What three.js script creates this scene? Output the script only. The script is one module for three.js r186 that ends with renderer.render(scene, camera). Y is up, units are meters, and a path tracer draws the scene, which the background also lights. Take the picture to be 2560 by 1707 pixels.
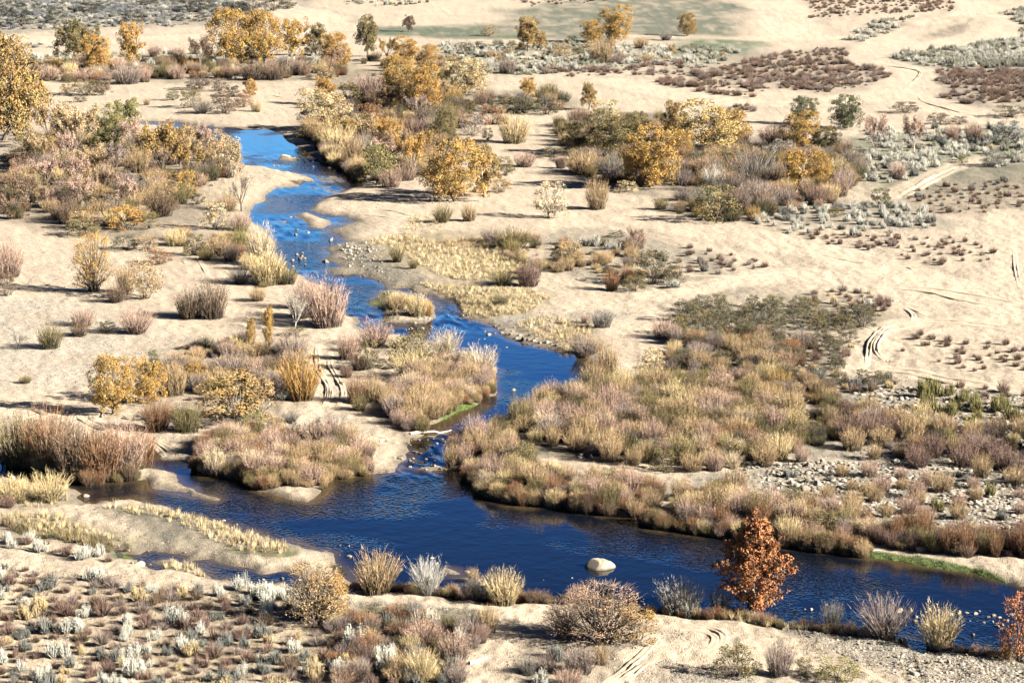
import * as THREE from 'three';
import { mergeVertices, mergeGeometries } from 'three/addons/utils/BufferGeometryUtils.js';

// ---------------------------------------------------------------- camera, sky, sun, exposure
const SW = 2560, SH = 1707, FPX = 6200, HORIZON = -415, CAM_H = 47;   // lens in photograph pixels, eye height over the river
const PITCH = Math.atan((SH / 2 - HORIZON) / FPX);
const scene = new THREE.Scene();
const camera = new THREE.PerspectiveCamera(2 * Math.atan(SH / 2 / FPX) * 180 / Math.PI, 1024 / 682, 1, 6000);
camera.position.set(0, CAM_H, 0);
camera.rotation.set(-PITCH, 0, 0);
scene.add(camera);

const renderer = new THREE.WebGLRenderer({ antialias: true });
renderer.toneMapping = THREE.LinearToneMapping;
renderer.toneMappingExposure = 8.0;
renderer.shadowMap.enabled = true;

const SUN_EL = 25 * Math.PI / 180, SUN_AZ = 20 * Math.PI / 180;       // low, from the right and behind the viewer
const sunDir = new THREE.Vector3(Math.cos(SUN_EL) * Math.cos(SUN_AZ), Math.sin(SUN_EL), Math.cos(SUN_EL) * Math.sin(SUN_AZ));
const sun = new THREE.DirectionalLight(new THREE.Color().setRGB(1.0, 0.93, 0.80), 5);
sun.position.copy(sunDir).multiplyScalar(400).add(new THREE.Vector3(0, 0, -250));
sun.target.position.set(0, 0, -250);
sun.castShadow = true;
sun.shadow.mapSize.set(4096, 4096);
Object.assign(sun.shadow.camera, { left: -260, right: 260, top: 220, bottom: -220, near: 10, far: 1200 });
scene.add(sun, sun.target);

{ // clear desert sky: deep blue overhead, a brighter blue lower down, a pale haze at the very horizon
  const w = 256, h = 128, a = new Float32Array(w * h * 4);
  const stops = [[-1, [0.01758, 0.01612, 0.01465]], [0, [0.03956, 0.07692, 0.1143]], [.05, [0.04762, 0.119, 0.1941]], [.13, [0.03446, 0.1197, 0.2393]], [.21, [0.01074, 0.04786, 0.1514]], [.31, [0.002735, 0.01407, 0.05274]], [.5, [0.001026, 0.004688, 0.01641]], [1, [0.0006447, 0.002637, 0.009084]]];
  for (let j = 0; j < h; j++) {
    const el = ((j + .5) / h - .5) * Math.PI, s = Math.sin(el);
    for (let i = 0; i < w; i++) {
      let k = 0; while (k < stops.length - 2 && stops[k + 1][0] < s) k++;
      const t = Math.min(1, Math.max(0, (s - stops[k][0]) / (stops[k + 1][0] - stops[k][0])));
      for (let c = 0; c < 3; c++) a[(j * w + i) * 4 + c] = stops[k][1][c] * (1 - t) + stops[k + 1][1][c] * t;
      a[(j * w + i) * 4 + 3] = 1;
    }
  }
  const t = new THREE.DataTexture(a, w, h, THREE.RGBAFormat, THREE.FloatType);
  t.mapping = THREE.EquirectangularReflectionMapping;
  t.minFilter = t.magFilter = THREE.LinearFilter; t.needsUpdate = true;
  scene.background = t; scene.environment = t;
}

// ---------------------------------------------------------------- helpers
function rngOf(seed) { let s = seed >>> 0; return () => { s = (s + 0x6D2B79F5) >>> 0; let t = Math.imul(s ^ (s >>> 15), 1 | s); t = (t + Math.imul(t ^ (t >>> 7), 61 | t)) ^ t; return ((t ^ (t >>> 14)) >>> 0) / 4294967296; }; }
const R0 = rngOf(20241);
const rr = (a, b, r = R0) => a + (b - a) * r();
const clamp = (x, a = 0, b = 1) => Math.min(b, Math.max(a, x));
const smooth = (a, b, x) => { const t = clamp((x - a) / (b - a)); return t * t * (3 - 2 * t); };
const mix = (a, b, t) => a + (b - a) * t;
const mix3 = (a, b, t) => [mix(a[0], b[0], t), mix(a[1], b[1], t), mix(a[2], b[2], t)];
function hash2(i, j) { let h = Math.imul(i, 374761393) + Math.imul(j, 668265263) | 0; h = Math.imul(h ^ (h >>> 13), 1274126177); return ((h ^ (h >>> 16)) >>> 0) / 4294967296; }
function vnoise(x, y) { const i = Math.floor(x), j = Math.floor(y), fx = x - i, fy = y - j, u = fx * fx * (3 - 2 * fx), v = fy * fy * (3 - 2 * fy); return mix(mix(hash2(i, j), hash2(i + 1, j), u), mix(hash2(i, j + 1), hash2(i + 1, j + 1), u), v) * 2 - 1; }
function fbm(x, y, o = 4) { let s = 0, a = .5; for (let k = 0; k < o; k++) { s += a * vnoise(x, y); x = x * 2.03 + 17.1; y = y * 2.03 - 9.7; a *= .5; } return s; }

// a pixel of the photograph -> the point where its line of sight meets the level y
const CP = Math.cos(PITCH), SP = Math.sin(PITCH);
function toLevel(px, py, y = 0) {
  const a = (px - SW / 2) / FPX, b = -(py - SH / 2) / FPX, dy = b * CP - SP, dz = -b * SP - CP, t = (y - CAM_H) / dy;
  return [a * t, dz * t];
}
const ORIGIN = { A: [0, 0], B: [850, 0], C: [1700, 0], D: [0, 567], E: [850, 567], F: [1700, 567], G: [0, 1134], H: [850, 1134], I: [1700, 1134], S: [0, 0] };
const ZOOM = 2352 / 860;
function px(sheet, x, y) { const o = ORIGIN[sheet], z = sheet === 'S' ? 1 : ZOOM; return [o[0] + x / z, o[1] + y / z]; }
function curve(points, closed, per = 3) { // Catmull-Rom
  const out = [], n = points.length, at = i => closed ? points[(i + n) % n] : points[clamp(i, 0, n - 1)];
  for (let i = 0; i < (closed ? n : n - 1); i++) {
    const [p0, p1, p2, p3] = [at(i - 1), at(i), at(i + 1), at(i + 2)];
    for (let k = 0; k < per; k++) {
      const t = k / per, t2 = t * t, t3 = t2 * t;
      out.push([0, 1].map(c => .5 * (2 * p1[c] + (p2[c] - p0[c]) * t + (2 * p0[c] - 5 * p1[c] + 4 * p2[c] - p3[c]) * t2 + (3 * p1[c] - p0[c] - 3 * p2[c] + p3[c]) * t3)));
    }
  }
  if (!closed) out.push(points[n - 1]);
  return out;
}
function polyOf(points) { // ground polygon with its box
  const f = new Float64Array(points.length * 2); let x0 = 1e9, x1 = -1e9, z0 = 1e9, z1 = -1e9;
  points.forEach(([x, z], i) => { f[2 * i] = x; f[2 * i + 1] = z; x0 = Math.min(x0, x); x1 = Math.max(x1, x); z0 = Math.min(z0, z); z1 = Math.max(z1, z); });
  return { f, n: points.length, x0, x1, z0, z1 };
}
function sdPoly(P, x, z) { // signed distance, negative inside
  const f = P.f, n = P.n; let d = 1e18, inside = false;
  for (let i = 0, j = n - 1; i < n; j = i++) {
    const ax = f[2 * i], az = f[2 * i + 1], bx = f[2 * j], bz = f[2 * j + 1];
    const ex = bx - ax, ez = bz - az, wx = x - ax, wz = z - az;
    let t = (wx * ex + wz * ez) / (ex * ex + ez * ez + 1e-12); t = t < 0 ? 0 : t > 1 ? 1 : t;
    const qx = wx - ex * t, qz = wz - ez * t, q = qx * qx + qz * qz; if (q < d) d = q;
    if ((az > z) !== (bz > z) && x < (bx - ax) * (z - az) / (bz - az) + ax) inside = !inside;
  }
  return inside ? -Math.sqrt(d) : Math.sqrt(d);
}
function boxDist(P, x, z) { return Math.max(P.x0 - x, x - P.x1, P.z0 - z, z - P.z1); }

// ---------------------------------------------------------------- river outline
const LINE = (sheet, flat) => { const o = []; for (let i = 0; i < flat.length; i += 2) o.push(px(sheet, flat[i], flat[i + 1])); return o; };
const groundPoly = (pts, per = 3) => polyOf(curve(pts.map(p => toLevel(p[0], p[1], 0)), true, per));
const WATER = [
  // main river: its far-left bank downstream, the backwater, the near bank, then the right bank back up
  [345,303, 430,304, 500,312, 553,319, 585,323, 606,325, 653,322, 676,326, 706,338, 715,352, 766,379, 798,400, 849,423, 900,453, 904,466, 872,472, 851,481, 815,493, 787,510, 776,521, 772,527,
   827,536, 861,540, 883,549, 883,555, 844,568, 819,580, 849,585, 857,598, 870,604, 815,619, 821,631, 818,648, 839,659, 846,668, 816,671, 813,679, 839,687, 892,687, 931,699, 953,710, 966,720, 1007,722, 1027,725, 1058,733, 1096,743, 1132,750, 1150,776, 1152,789, 1181,799,
   1231,814, 1251,834, 1293,854, 1338,865, 1377,876, 1433,887, 1472,901, 1490,914, 1502,930, 1495,955, 1460,978, 1390,1003, 1330,1024, 1290,1052, 1235,1086, 1164,1110, 1130,1115, 1122,1140, 1110,1165, 1150,1178, 1165,1192, 1190,1228, 1245,1253, 1307,1262, 1380,1269, 1471,1280, 1545,1291, 1603,1302, 1636,1317, 1700,1328, 1773,1339, 1974,1368, 2102,1386, 2212,1397, 2248,1405, 2322,1419, 2431,1437, 2523,1456, 2620,1478, 2760,1500,
   2760,1690, 2560,1657, 2468,1642, 2376,1628, 2300,1626, 2262,1605, 2139,1584, 2066,1573, 2011,1576, 1956,1569, 1883,1547, 1828,1541, 1700,1540, 1560,1516, 1413,1504, 1336,1503, 1281,1503, 1161,1496, 1069,1485, 960,1470, 895,1463, 868,1440, 847,1417, 839,1401, 827,1389, 755,1373, 730,1363, 622,1332, 577,1317, 510,1299, 459,1281, 372,1258, 339,1251, 268,1253, 237,1261, 212,1256, 199,1241, 212,1230, 173,1218, 51,1200, 0,1194, -110,1204,
   -110,1148, 0,1157, 66,1169, 153,1184, 179,1202, 245,1210, 319,1204, 365,1202, 375,1215, 393,1224, 441,1230, 531,1255, 541,1249, 472,1223, 446,1205, 434,1182, 388,1169, 370,1160, 365,1133, 385,1131, 400,1135, 408,1148, 434,1149, 469,1155, 477,1169, 508,1187, 576,1197, 610,1207, 643,1220, 673,1230, 717,1247, 768,1253, 806,1223, 826,1200, 867,1197, 883,1190, 934,1185, 990,1183, 992,1166, 1010,1150, 1021,1128, 1024,1108, 1030,1096, 1062,1092, 1072,1070, 1110,1048, 1158,1028, 1200,1011, 1209,997, 1239,991, 1240,983, 1231,946, 1238,924, 1182,903, 1150,890, 1079,855, 1048,847, 1002,837, 930,836, 893,818, 897,792, 868,789, 840,762, 829,724, 778,704, 744,684, 701,656, 683,626, 685,612, 670,591, 666,574, 638,561, 625,553, 623,536, 636,513, 661,501, 662,489, 681,479, 693,470, 740,467, 757,457, 787,450, 751,436, 702,426, 653,416, 608,413, 604,396, 589,372, 542,345, 500,334, 420,317, 350,311],
  // side channel below the near-left flat
  [283,1384, 332,1391, 367,1376, 408,1376, 454,1384, 485,1396, 536,1407, 600,1417, 640,1428, 689,1435, 719,1435, 770,1447, 730,1463, 658,1463, 597,1455, 564,1447, 523,1442, 512,1428, 485,1411, 434,1399, 376,1400, 402,1412, 405,1422, 380,1419, 329,1401],
  [92,287, 120,284, 157,290, 150,295, 110,294],
].map(f => groundPoly(LINE('S', f)));
const ISLES = [
  [920,756, 936,745, 953,728, 985,723, 1006,733, 1010,741, 1048,747, 1081,758, 1086,789, 1071,804, 1007,809, 959,804, 954,780, 944,768],
  [738,540, 765,531, 800,543, 825,553, 826,563, 800,571, 772,569, 762,556],
  [697,397, 706,390, 724,390, 750,398, 722,401],
  [1097,1430, 1120,1423, 1150,1432, 1130,1437], [1133,1448, 1165,1441, 1205,1449, 1180,1455],
  [693,556, 712,551, 716,554, 703,559],
  [1040,1172, 1080,1165, 1112,1166, 1120,1176, 1080,1182],
].map(f => groundPoly(LINE('S', f)));
function waterDist(x, z) { // metres to the water's edge, negative over water
  const wx = x + .22 * vnoise(x * .9, z * .45) + .1 * vnoise(x * 2.7, z * 1.3), wz = z + .6 * vnoise(x * .8 + 31, z * .4) + .25 * vnoise(x * 2.5 + 3, z * 1.2);
  let d = 1e9;
  for (const P of WATER) { const b = boxDist(P, wx, wz); if (b < d && b < 60) d = Math.min(d, sdPoly(P, wx, wz)); else d = Math.min(d, Math.max(b, 60)); }
  for (const P of ISLES) if (boxDist(P, wx, wz) < 12) d = Math.max(d, -sdPoly(P, wx, wz));
  return d;
}
function heightFrom(d, x, z) {
  if (d < 0) return -.75 * (1 - Math.exp(d / 2.2)) - .02;
  const far = clamp(d / 7);
  return .42 * (1 - Math.exp(-d / 1.3)) + far * (.28 * fbm(x * .04, z * .022, 2) + .12 * fbm(x * .3 + 9, z * .16, 2)) + (.06 * vnoise(x * 1.1, z * .6) + .05 * vnoise(x * 2.3 + 5, z * 1.1)) * Math.min(1, d);
}
const heightAt = (x, z) => heightFrom(waterDist(x, z), x, z);
function onGround(p) { let y = .3, g; for (let k = 0; k < 4; k++) { g = toLevel(p[0], p[1], y); y = heightAt(g[0], g[1]); } return [g[0], y, g[1]]; }
const metresPerPx = g => Math.hypot(g[0], CAM_H - g[1], g[2]) / FPX;

// ---------------------------------------------------------------- ground colours (soil make-up, with shade painted into the thicket soil)
const SAND = [.238, .192, .143];
const ZONES = [ // sheet, outline, colour, feather in metres, ragged edge in metres, cover
  ['A', [-200,-60, 2050,-60, 1950,60, 1450,150, 1100,180, 500,210, 0,215, -200,215], [.30, .28, .22], 8, 20, .9],
  ['B', [780,190, 1000,185, 1290,130, 1080,70, 1500,15, 2352,-30, 2700,10, 2760,90, 2800,250, 2400,270, 1500,270, 900,265, 250,250, 60,210, -20,130, 60,120, 200,180], [.15, .165, .09], 6, 16, .92],
  ['B', [330,190, 900,200, 1500,240, 2000,260, 1500,275, 700,268, 300,240], [.10, .15, .05], 4, 9, .9],
  ['B', [560,280, 1300,290, 2352,300, 2900,320, 2700,420, 2300,450, 1300,520, 1000,520, 780,430, 640,330], [.42, .41, .29], 6, 10, .75],
  ['C', [0,250, 430,280, 620,320, 520,370, 300,430, 100,430, 0,380], [.10, .17, .055], 4, 9, .9],
  ['C', [1780,130, 2080,115, 2120,180, 1900,190, 1800,170], [.11, .135, .05], 5, 9, .85],
  ['C', [1440,160, 1780,170, 2150,190, 2000,260, 1700,250, 1450,220], [.33, .26, .17], 6, 8, .8],
  ['C', [1400,380, 2500,230, 2500,470, 1700,470], [.44, .41, .33], 5, 8, .8],
  ['C', [0,430, 900,330, 1230,330, 1560,520, 1000,640, 200,560, 0,520], [.44, .36, .27], 5, 8, .6],
  ['C', [1620,500, 2500,470, 2500,710, 1750,720], [.40, .33, .25], 5, 8, .7],
  ['C', [900,1000, 1350,930, 1800,900, 2500,880, 2500,1180, 1600,1260, 1200,1300, 1100,1150], [.30, .30, .19], 3, 5, .85],
  ['C', [1400,1290, 1800,1150, 2500,1110, 2500,1290, 1500,1340], [.19, .175, .095], 3, 5, .8],
  ['C', [1500,1330, 2500,1180, 2500,1480, 1550,1480], [.36, .29, .20], 3, 5, .7],
  ['C', [0,1080, 260,1070, 300,1130, 0,1190], [.36, .38, .22], 2, 4, .8],
  ['C', [480,1480, 1000,1380, 1700,1480, 1800,1567, 600,1567], [.34, .31, .25], 2, 4, .7],
  ['A', [-50,950, 300,900, 900,900, 1350,900, 1600,1150, 1400,1300, 1700,1500, 1750,1700, 800,1640, 0,1500], [.34, .265, .18], 3, 4, .8],
  ['A', [100,380, 1300,380, 2400,420, 2400,560, 100,560], [.38, .32, .22], 3, 6, .75],
  ['B', [0,500, 700,480, 1000,640, 700,780, 1000,1000, 600,1200, 100,1200, -300,900], [.36, .27, .18], 3, 5, .75],
  ['B', [650,640, 1500,620, 1600,760, 700,760], [.24, .21, .13], 2, 4, .75],
  ['B', [1480,850, 2352,780, 2352,1300, 1900,1310, 1600,1180], [.24, .20, .13], 2, 4, .8],
  ['C', [-50,1000, 1100,950, 1200,1350, 700,1500, 50,1500, -50,1300], [.24, .195, .14], 2, 4, .75],
  ['D', [-100,540, 250,480, 700,520, 1200,740, 1500,750, 1600,850, 900,900, 700,1050, 500,1120, 100,1160, -100,1130], [.74, .66, .55], 2, 4, .6],
  ['D', [1100,850, 2100,800, 2250,1000, 2100,1200, 1700,1320, 1100,1350, 950,1150], [.40, .32, .23], 2, 3, .7],
  ['D', [1700,1330, 2352,1290, 2500,1500, 1600,1480], [.42, .39, .34], 1.5, 2.5, .8],
  ['E', [-60,90, 150,90, 300,130, 560,330, 760,400, 560,420, 350,420, 180,360, -60,320], [.25, .215, .15], 1.5, 2.5, .9],
  ['E', [-150,-40, 90,-80, 240,-20, 60,60, -80,40], [.26, .21, .13], 1.2, 2, .7],
  ['E', [180,100, 500,60, 1000,40, 1350,260, 1300,420, 900,390, 560,330], [.46, .36, .20], 2, 3, .85],
  ['E', [500,390, 1300,430, 1500,480, 1280,600, 900,620, 780,520], [.44, .345, .195], 1.5, 2.5, .85],
  ['E', [980,650, 1200,600, 1500,590, 2000,600, 1700,680, 1300,700], [.46, .42, .35], 1.5, 2, .8],
  ['E', [1200,680, 1720,650, 1790,880, 1500,850], [.38, .31, .20], 1.5, 2, .8],
  ['E', [1300,80, 1800,20, 2352,150, 2700,250, 2500,400, 2000,430, 1500,330], [.36, .32, .24], 2, 4, .7],
  ['F', [-100,420, 350,330, 150,400, -100,440], [.16, .18, .09], 1.5, 3, .8],
  ['F', [200,480, 500,420, 1000,440, 1480,540, 1380,700, 900,760, 300,760, 0,760, 0,560], [.36, .305, .22], 2, 4, .7],
  ['F', [-50,760, 600,760, 1000,800, 1300,960, 900,1060, 300,1050, -50,900], [.34, .285, .205], 2, 3, .75],
  ['F', [700,1060, 1300,1000, 1800,1080, 2500,1150, 2500,1567, 300,1567, 600,1250], [.41, .37, .30], 2, 3, .85],
  ['E', [750,1330, 1100,1120, 1700,1030, 2352,1080, 2800,1100, 3000,1300, 2400,1567, 1700,1600, 900,1567], [.24, .195, .14], 1.5, 2.5, .9],  // big thicket: littered soil, darkened further to paint shade between the shrubs
  ['I', [0,200, 500,100, 2500,100, 2500,640, 1500,600, 700,450, 100,420], [.40, .36, .30], 1.5, 2.5, .85],
  ['H', [700,100, 1500,100, 2352,220, 2352,400, 1800,380, 1100,300], [.31, .25, .17], 1.5, 2, .8],
  ['E', [100,780, 500,740, 700,800, 1000,1000, 1040,1150, 600,1280, 400,1400, 280,1250, 480,1050, 300,900], [.38, .30, .21], 1.2, 2, .8],
  ['G', [1300,60, 2260,40, 2220,220, 1700,200], [.34, .27, .19], 1, 1.5, .8],
  ['G', [-60,160, 450,200, 500,330, 100,420, -60,400], [.38, .31, .20], 1, 1.5, .8],
  ['G', [640,380, 1000,330, 1500,470, 2000,640, 1600,690, 1000,640, 880,480], [.27, .235, .165], 1, 1.5, .9],
  ['G', [-60,440, 400,430, 900,560, 960,680, 600,670, 300,600, -60,560], [.30, .25, .14], 1, 1.5, .85],
  ['G', [-60,860, 600,850, 1300,900, 2000,960, 2352,1100, 2700,1140, 3000,1160, 3240,1250, 3240,1567, -60,1567], [.80, .63, .44], 2, 2, .8],
  ['G', [900,960, 2000,960, 2352,1100, 2600,1300, 2352,1600, 900,1600], [.56, .45, .31], 2, 3, .6],
  ['H', [0,1060, 350,1040, 1060,1080, 1080,1290, 900,1430, 860,1600, 0,1600], [.22, .19, .12], 1, 1.5, .85],
  ['H', [1230,1330, 1500,1250, 2100,1300, 1800,1600, 1200,1600], [.30, .25, .18], 1, 1.5, .7],
  ['I', [600,1150, 1100,1200, 2500,1400, 2500,1567, 1900,1567, 1300,1450, 900,1280], [.40, .36, .30], 1, 1.5, .8],
  ['I', [-100,1480, 300,1500, 700,1560, -100,1600], [.42, .37, .30], 1, 1.2, .7],
];
const MOSS = [
  ['E', [560,1430, 680,1310, 760,1240, 880,1190, 960,1200, 860,1260, 740,1300, 640,1370, 590,1430], [.13, .20, .02]],
  ['I', [1150, 660, 1340, 660, 1420, 670, 1640, 695, 2080, 780, 2180, 830, 2330, 890, 1900, 870, 1480, 765, 1200, 700], [.10, .14, .02]],
  ['G', [780,650, 900,670, 980,690, 860,705, 760,680], [.09, .13, .02]],
  ['E', [180,360, 300,400, 330,420, 260,410, 130,330], [.16, .17, .05]],
  ['E', [210,500, 310,430, 360,440, 300,560, 290,640, 250,560], [.15, .17, .05]],
  ['G', [1500,650, 1960,640, 2050,660, 1980,720, 1700,690], [.20, .19, .07]],
];
const toZone = ([s, f, c, feather, rag, cover, dim = .275]) => ({ P: polyOf(curve(LINE(s, f).map(p => toLevel(p[0], p[1], .3)), true, 2)), c: c.map(v => v * dim), feather, rag, cover });
const zones = ZONES.map(toZone), moss = MOSS.map(([s, f, c]) => toZone([s, f, c, .35, .4, 1, .38]));
const ROADS = [ // sheet, line, half width in metres
  ['F', [-300, -60, 300, 40, 900, 160, 1500, 330, 2352, 560, 2700, 640], 5], ['F', [-100, 470, 400, 370, 900, 330, 1500, 420, 2352, 560], 4], ['F', [1200, 1030, 1290, 880, 1330, 780, 1430, 700, 1700, 650, 2352, 640], 2.4], ['F', [1290, 960, 1700, 1020, 2100, 1090, 2500, 1130], 2], ['F', [2240, -100, 2240, 200, 2290, 420, 2400, 560], 2.6],
  ['C', [-400, 560, 200, 680, 700, 720, 1200, 680, 1500, 600, 1600, 520, 1480, 460, 1300, 420, 1280, 360, 1420, 290, 1700, 180, 2050, 70, 1900, -20], 6], ['C', [1560, 560, 1640, 680, 1900, 760, 2200, 830, 2500, 860], 6], ['C', [560, -30, 700, 80, 760, 180, 800, 250], 9], ['C', [-400, 250, 300, 260, 760, 265, 1000, 260], 8], ['C', [1400, 340, 1900, 290, 2150, 200, 2120, 110], 7], ['C', [1430, 1360, 1560, 1290, 1760, 1190, 1920, 1130, 2100, 1080], 2.4],
  ['A', [1700, -40, 1900, 50, 2150, 120, 2300, 200], 9], ['A', [-50, 250, 500, 290, 1200, 260, 2000, 230], 8], ['H', [-60, 980, 600, 1010, 1060, 1050, 1500, 1060, 1900, 1100], 1.3], ['H', [1000, 1600, 1000, 1440, 1120, 1280, 1200, 1120, 1150, 1060], 1.6], ['I', [-300, 1400, 60, 1330, 220, 1260, 150, 1180, -200, 1150], 1.5], ['D', [2250, 700, 2150, 860, 2190, 980, 2260, 1090, 2230, 1200, 2050, 1330], 1.2], ['D', [-60, 1260, 300, 1300, 700, 1360, 1000, 1460, 1250, 1560], 1.5],
].map(([sh, l, w]) => ({ p: curve(LINE(sh, l).map(q => toLevel(q[0], q[1], .3)), false, 5), w })).map(r => ({ ...r, P: polyOf(r.p) }));
function roadAt(x, z) { // 1 in the worn middle, negative on the pushed-up edges
  let v = 0;
  for (const R of ROADS) {
    if (boxDist(R.P, x, z) > R.w * 2) continue; let d = 1e9;
    for (let i = 0; i < R.p.length - 1; i++) { const [ax, az] = R.p[i], ex = R.p[i + 1][0] - ax, ez = R.p[i + 1][1] - az, t = clamp(((x - ax) * ex + (z - az) * ez) / (ex * ex + ez * ez)); d = Math.min(d, Math.hypot(x - ax - ex * t, z - az - ez * t)); }
    d += .25 * R.w * vnoise(x * .5 / R.w * 2, z * .3 / R.w * 2); const q = d / R.w, lane = .22 * Math.cos(q * 9 + vnoise(x * .2, z * .1) * 2);
    if (q < 1) v = Math.max(v, (1 - smooth(.6, 1, q)) * (.8 + lane)); else if (q < 1.5 && v <= 0) v = -.6 * (1 - Math.abs(q - 1.22) / .28);
  }
  return v;
}
function soil(x, z, d) {
  let c = SAND.slice(), k;
  const n1 = fbm(x * .045, z * .02, 3), n2 = fbm(x * .35 + 7, z * .15 + 3, 3), n3 = vnoise(x * 2.1, z * .9);
  c = mix3(c, [.222, .175, .124], clamp(.25 + n1 * .9) * .55);
  for (const Z of zones) {
    if (boxDist(Z.P, x, z) > Z.feather + Z.rag) continue;
    const s = sdPoly(Z.P, x, z) + Z.rag * .9 * fbm(x * .14 / Math.sqrt(Z.rag / 3) + Z.c[0] * 90, z * .06 / Math.sqrt(Z.rag / 3), 3);
    k = Math.min(1, Z.cover * 1.1) * (1 - smooth(-Z.feather, Z.feather, s));
    if (k > 0) c = mix3(c, Z.c, k * clamp(.85 + n2 * 1.1));
  }
  const road = roadAt(x, z); c = road > 0 ? mix3(c, [.278, .225, .168], road * .85) : c.map(v => v * (1 + .28 * road));
  // bare streaks worn by water and tyres
  const streak = smooth(.1, .55, vnoise(x * .12 + n1 * 3, z * .5) * .5 + n2 * .6);
  c = mix3(c, c.map(v => v * .88), streak * .45);
  const m = 1 + n2 * .2 + n3 * .07 + n1 * .1; c = c.map(v => v * m);
  if (d < 3) { // damp and stony margin
    c = mix3(c, [.06, .045, .03], .92 * (1 - smooth(.1, .9 + .5 * clamp(.5 + n2), d)));
    c = mix3(c, [.115, .095, .068], .5 * (1 - smooth(.3, 2.6, d)) * clamp(.4 + n2 * 1.5));
  }
  for (const Z of moss) { if (boxDist(Z.P, x, z) > 1) continue; const s = sdPoly(Z.P, x, z) + .3 * n2 + .1 * n3; k = 1 - smooth(-.25, .25, s); c = mix3(c, Z.c.map(v => v * (1 + n3 * .4)), k); }
  return c;
}

// ---------------------------------------------------------------- textures
function tile(n, fn, srgb) {
  const a = new Uint8Array(n * n * 4);
  for (let j = 0; j < n; j++) for (let i = 0; i < n; i++) { const v = fn(i / n, j / n), q = (j * n + i) * 4; for (let c = 0; c < 3; c++) a[q + c] = clamp(v[c] ?? v[0]) * 255; a[q + 3] = 255; }
  const t = new THREE.DataTexture(a, n, n); t.wrapS = t.wrapT = THREE.RepeatWrapping; t.minFilter = t.magFilter = THREE.LinearFilter; if (srgb) t.colorSpace = THREE.SRGBColorSpace; t.needsUpdate = true; return t;
}
function pnoise(u, v, f, seed = 0) { // periodic value noise with f cells
  const x = u * f, y = v * f, i = Math.floor(x), j = Math.floor(y), fx = x - i, fy = y - j, a = fx * fx * (3 - 2 * fx), b = fy * fy * (3 - 2 * fy), w = k => ((k % f) + f) % f;
  const H = (p, q) => hash2(w(p) + seed * 131, w(q) + seed * 57);
  return mix(mix(H(i, j), H(i + 1, j), a), mix(H(i, j + 1), H(i + 1, j + 1), a), b);
}
const pf = (u, v, f, o, s) => { let t = 0, a = .5, n = 0; for (let k = 0; k < o; k++) { t += a * pnoise(u, v, f, s + k); n += a; a *= .55; f *= 2; } return t / n; };
const sandMap = tile(1024, (u, v) => { const a = pf(u, v, 24, 5, 3), b = pnoise(u, v, 256, 9); const w = .93 + .26 * (a - .5) + .16 * (b - .5) - (b > .9 ? .22 : 0); return [w, w * .995, w * .985]; }, true);
const sandBump = tile(1024, (u, v) => { const a = pf(u, v, 16, 5, 21), r = Math.pow(1 - Math.abs(2 * pf(u, v, 30, 3, 44) - 1), 6); return [a * .7 + .3 * pnoise(u, v, 200, 5)]; });
sandMap.repeat.set(1 / 9, 1 / 9); sandBump.repeat.set(1 / 7.3, 1 / 7.3);
const waveBump = tile(2048, (u, v) => { // ripples that die out in calm stretches
  const s = pf(u, v, 4, 3, 70), calm = smooth(.42, .55, s);
  return [.5 + (pf(u, v, 190, 2, 60) - .5) * (.05 + .95 * calm) + .16 * (pf(u, v, 40, 2, 66) - .5)];
});
waveBump.repeat.set(1 / 38, 1 / 38);

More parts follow.
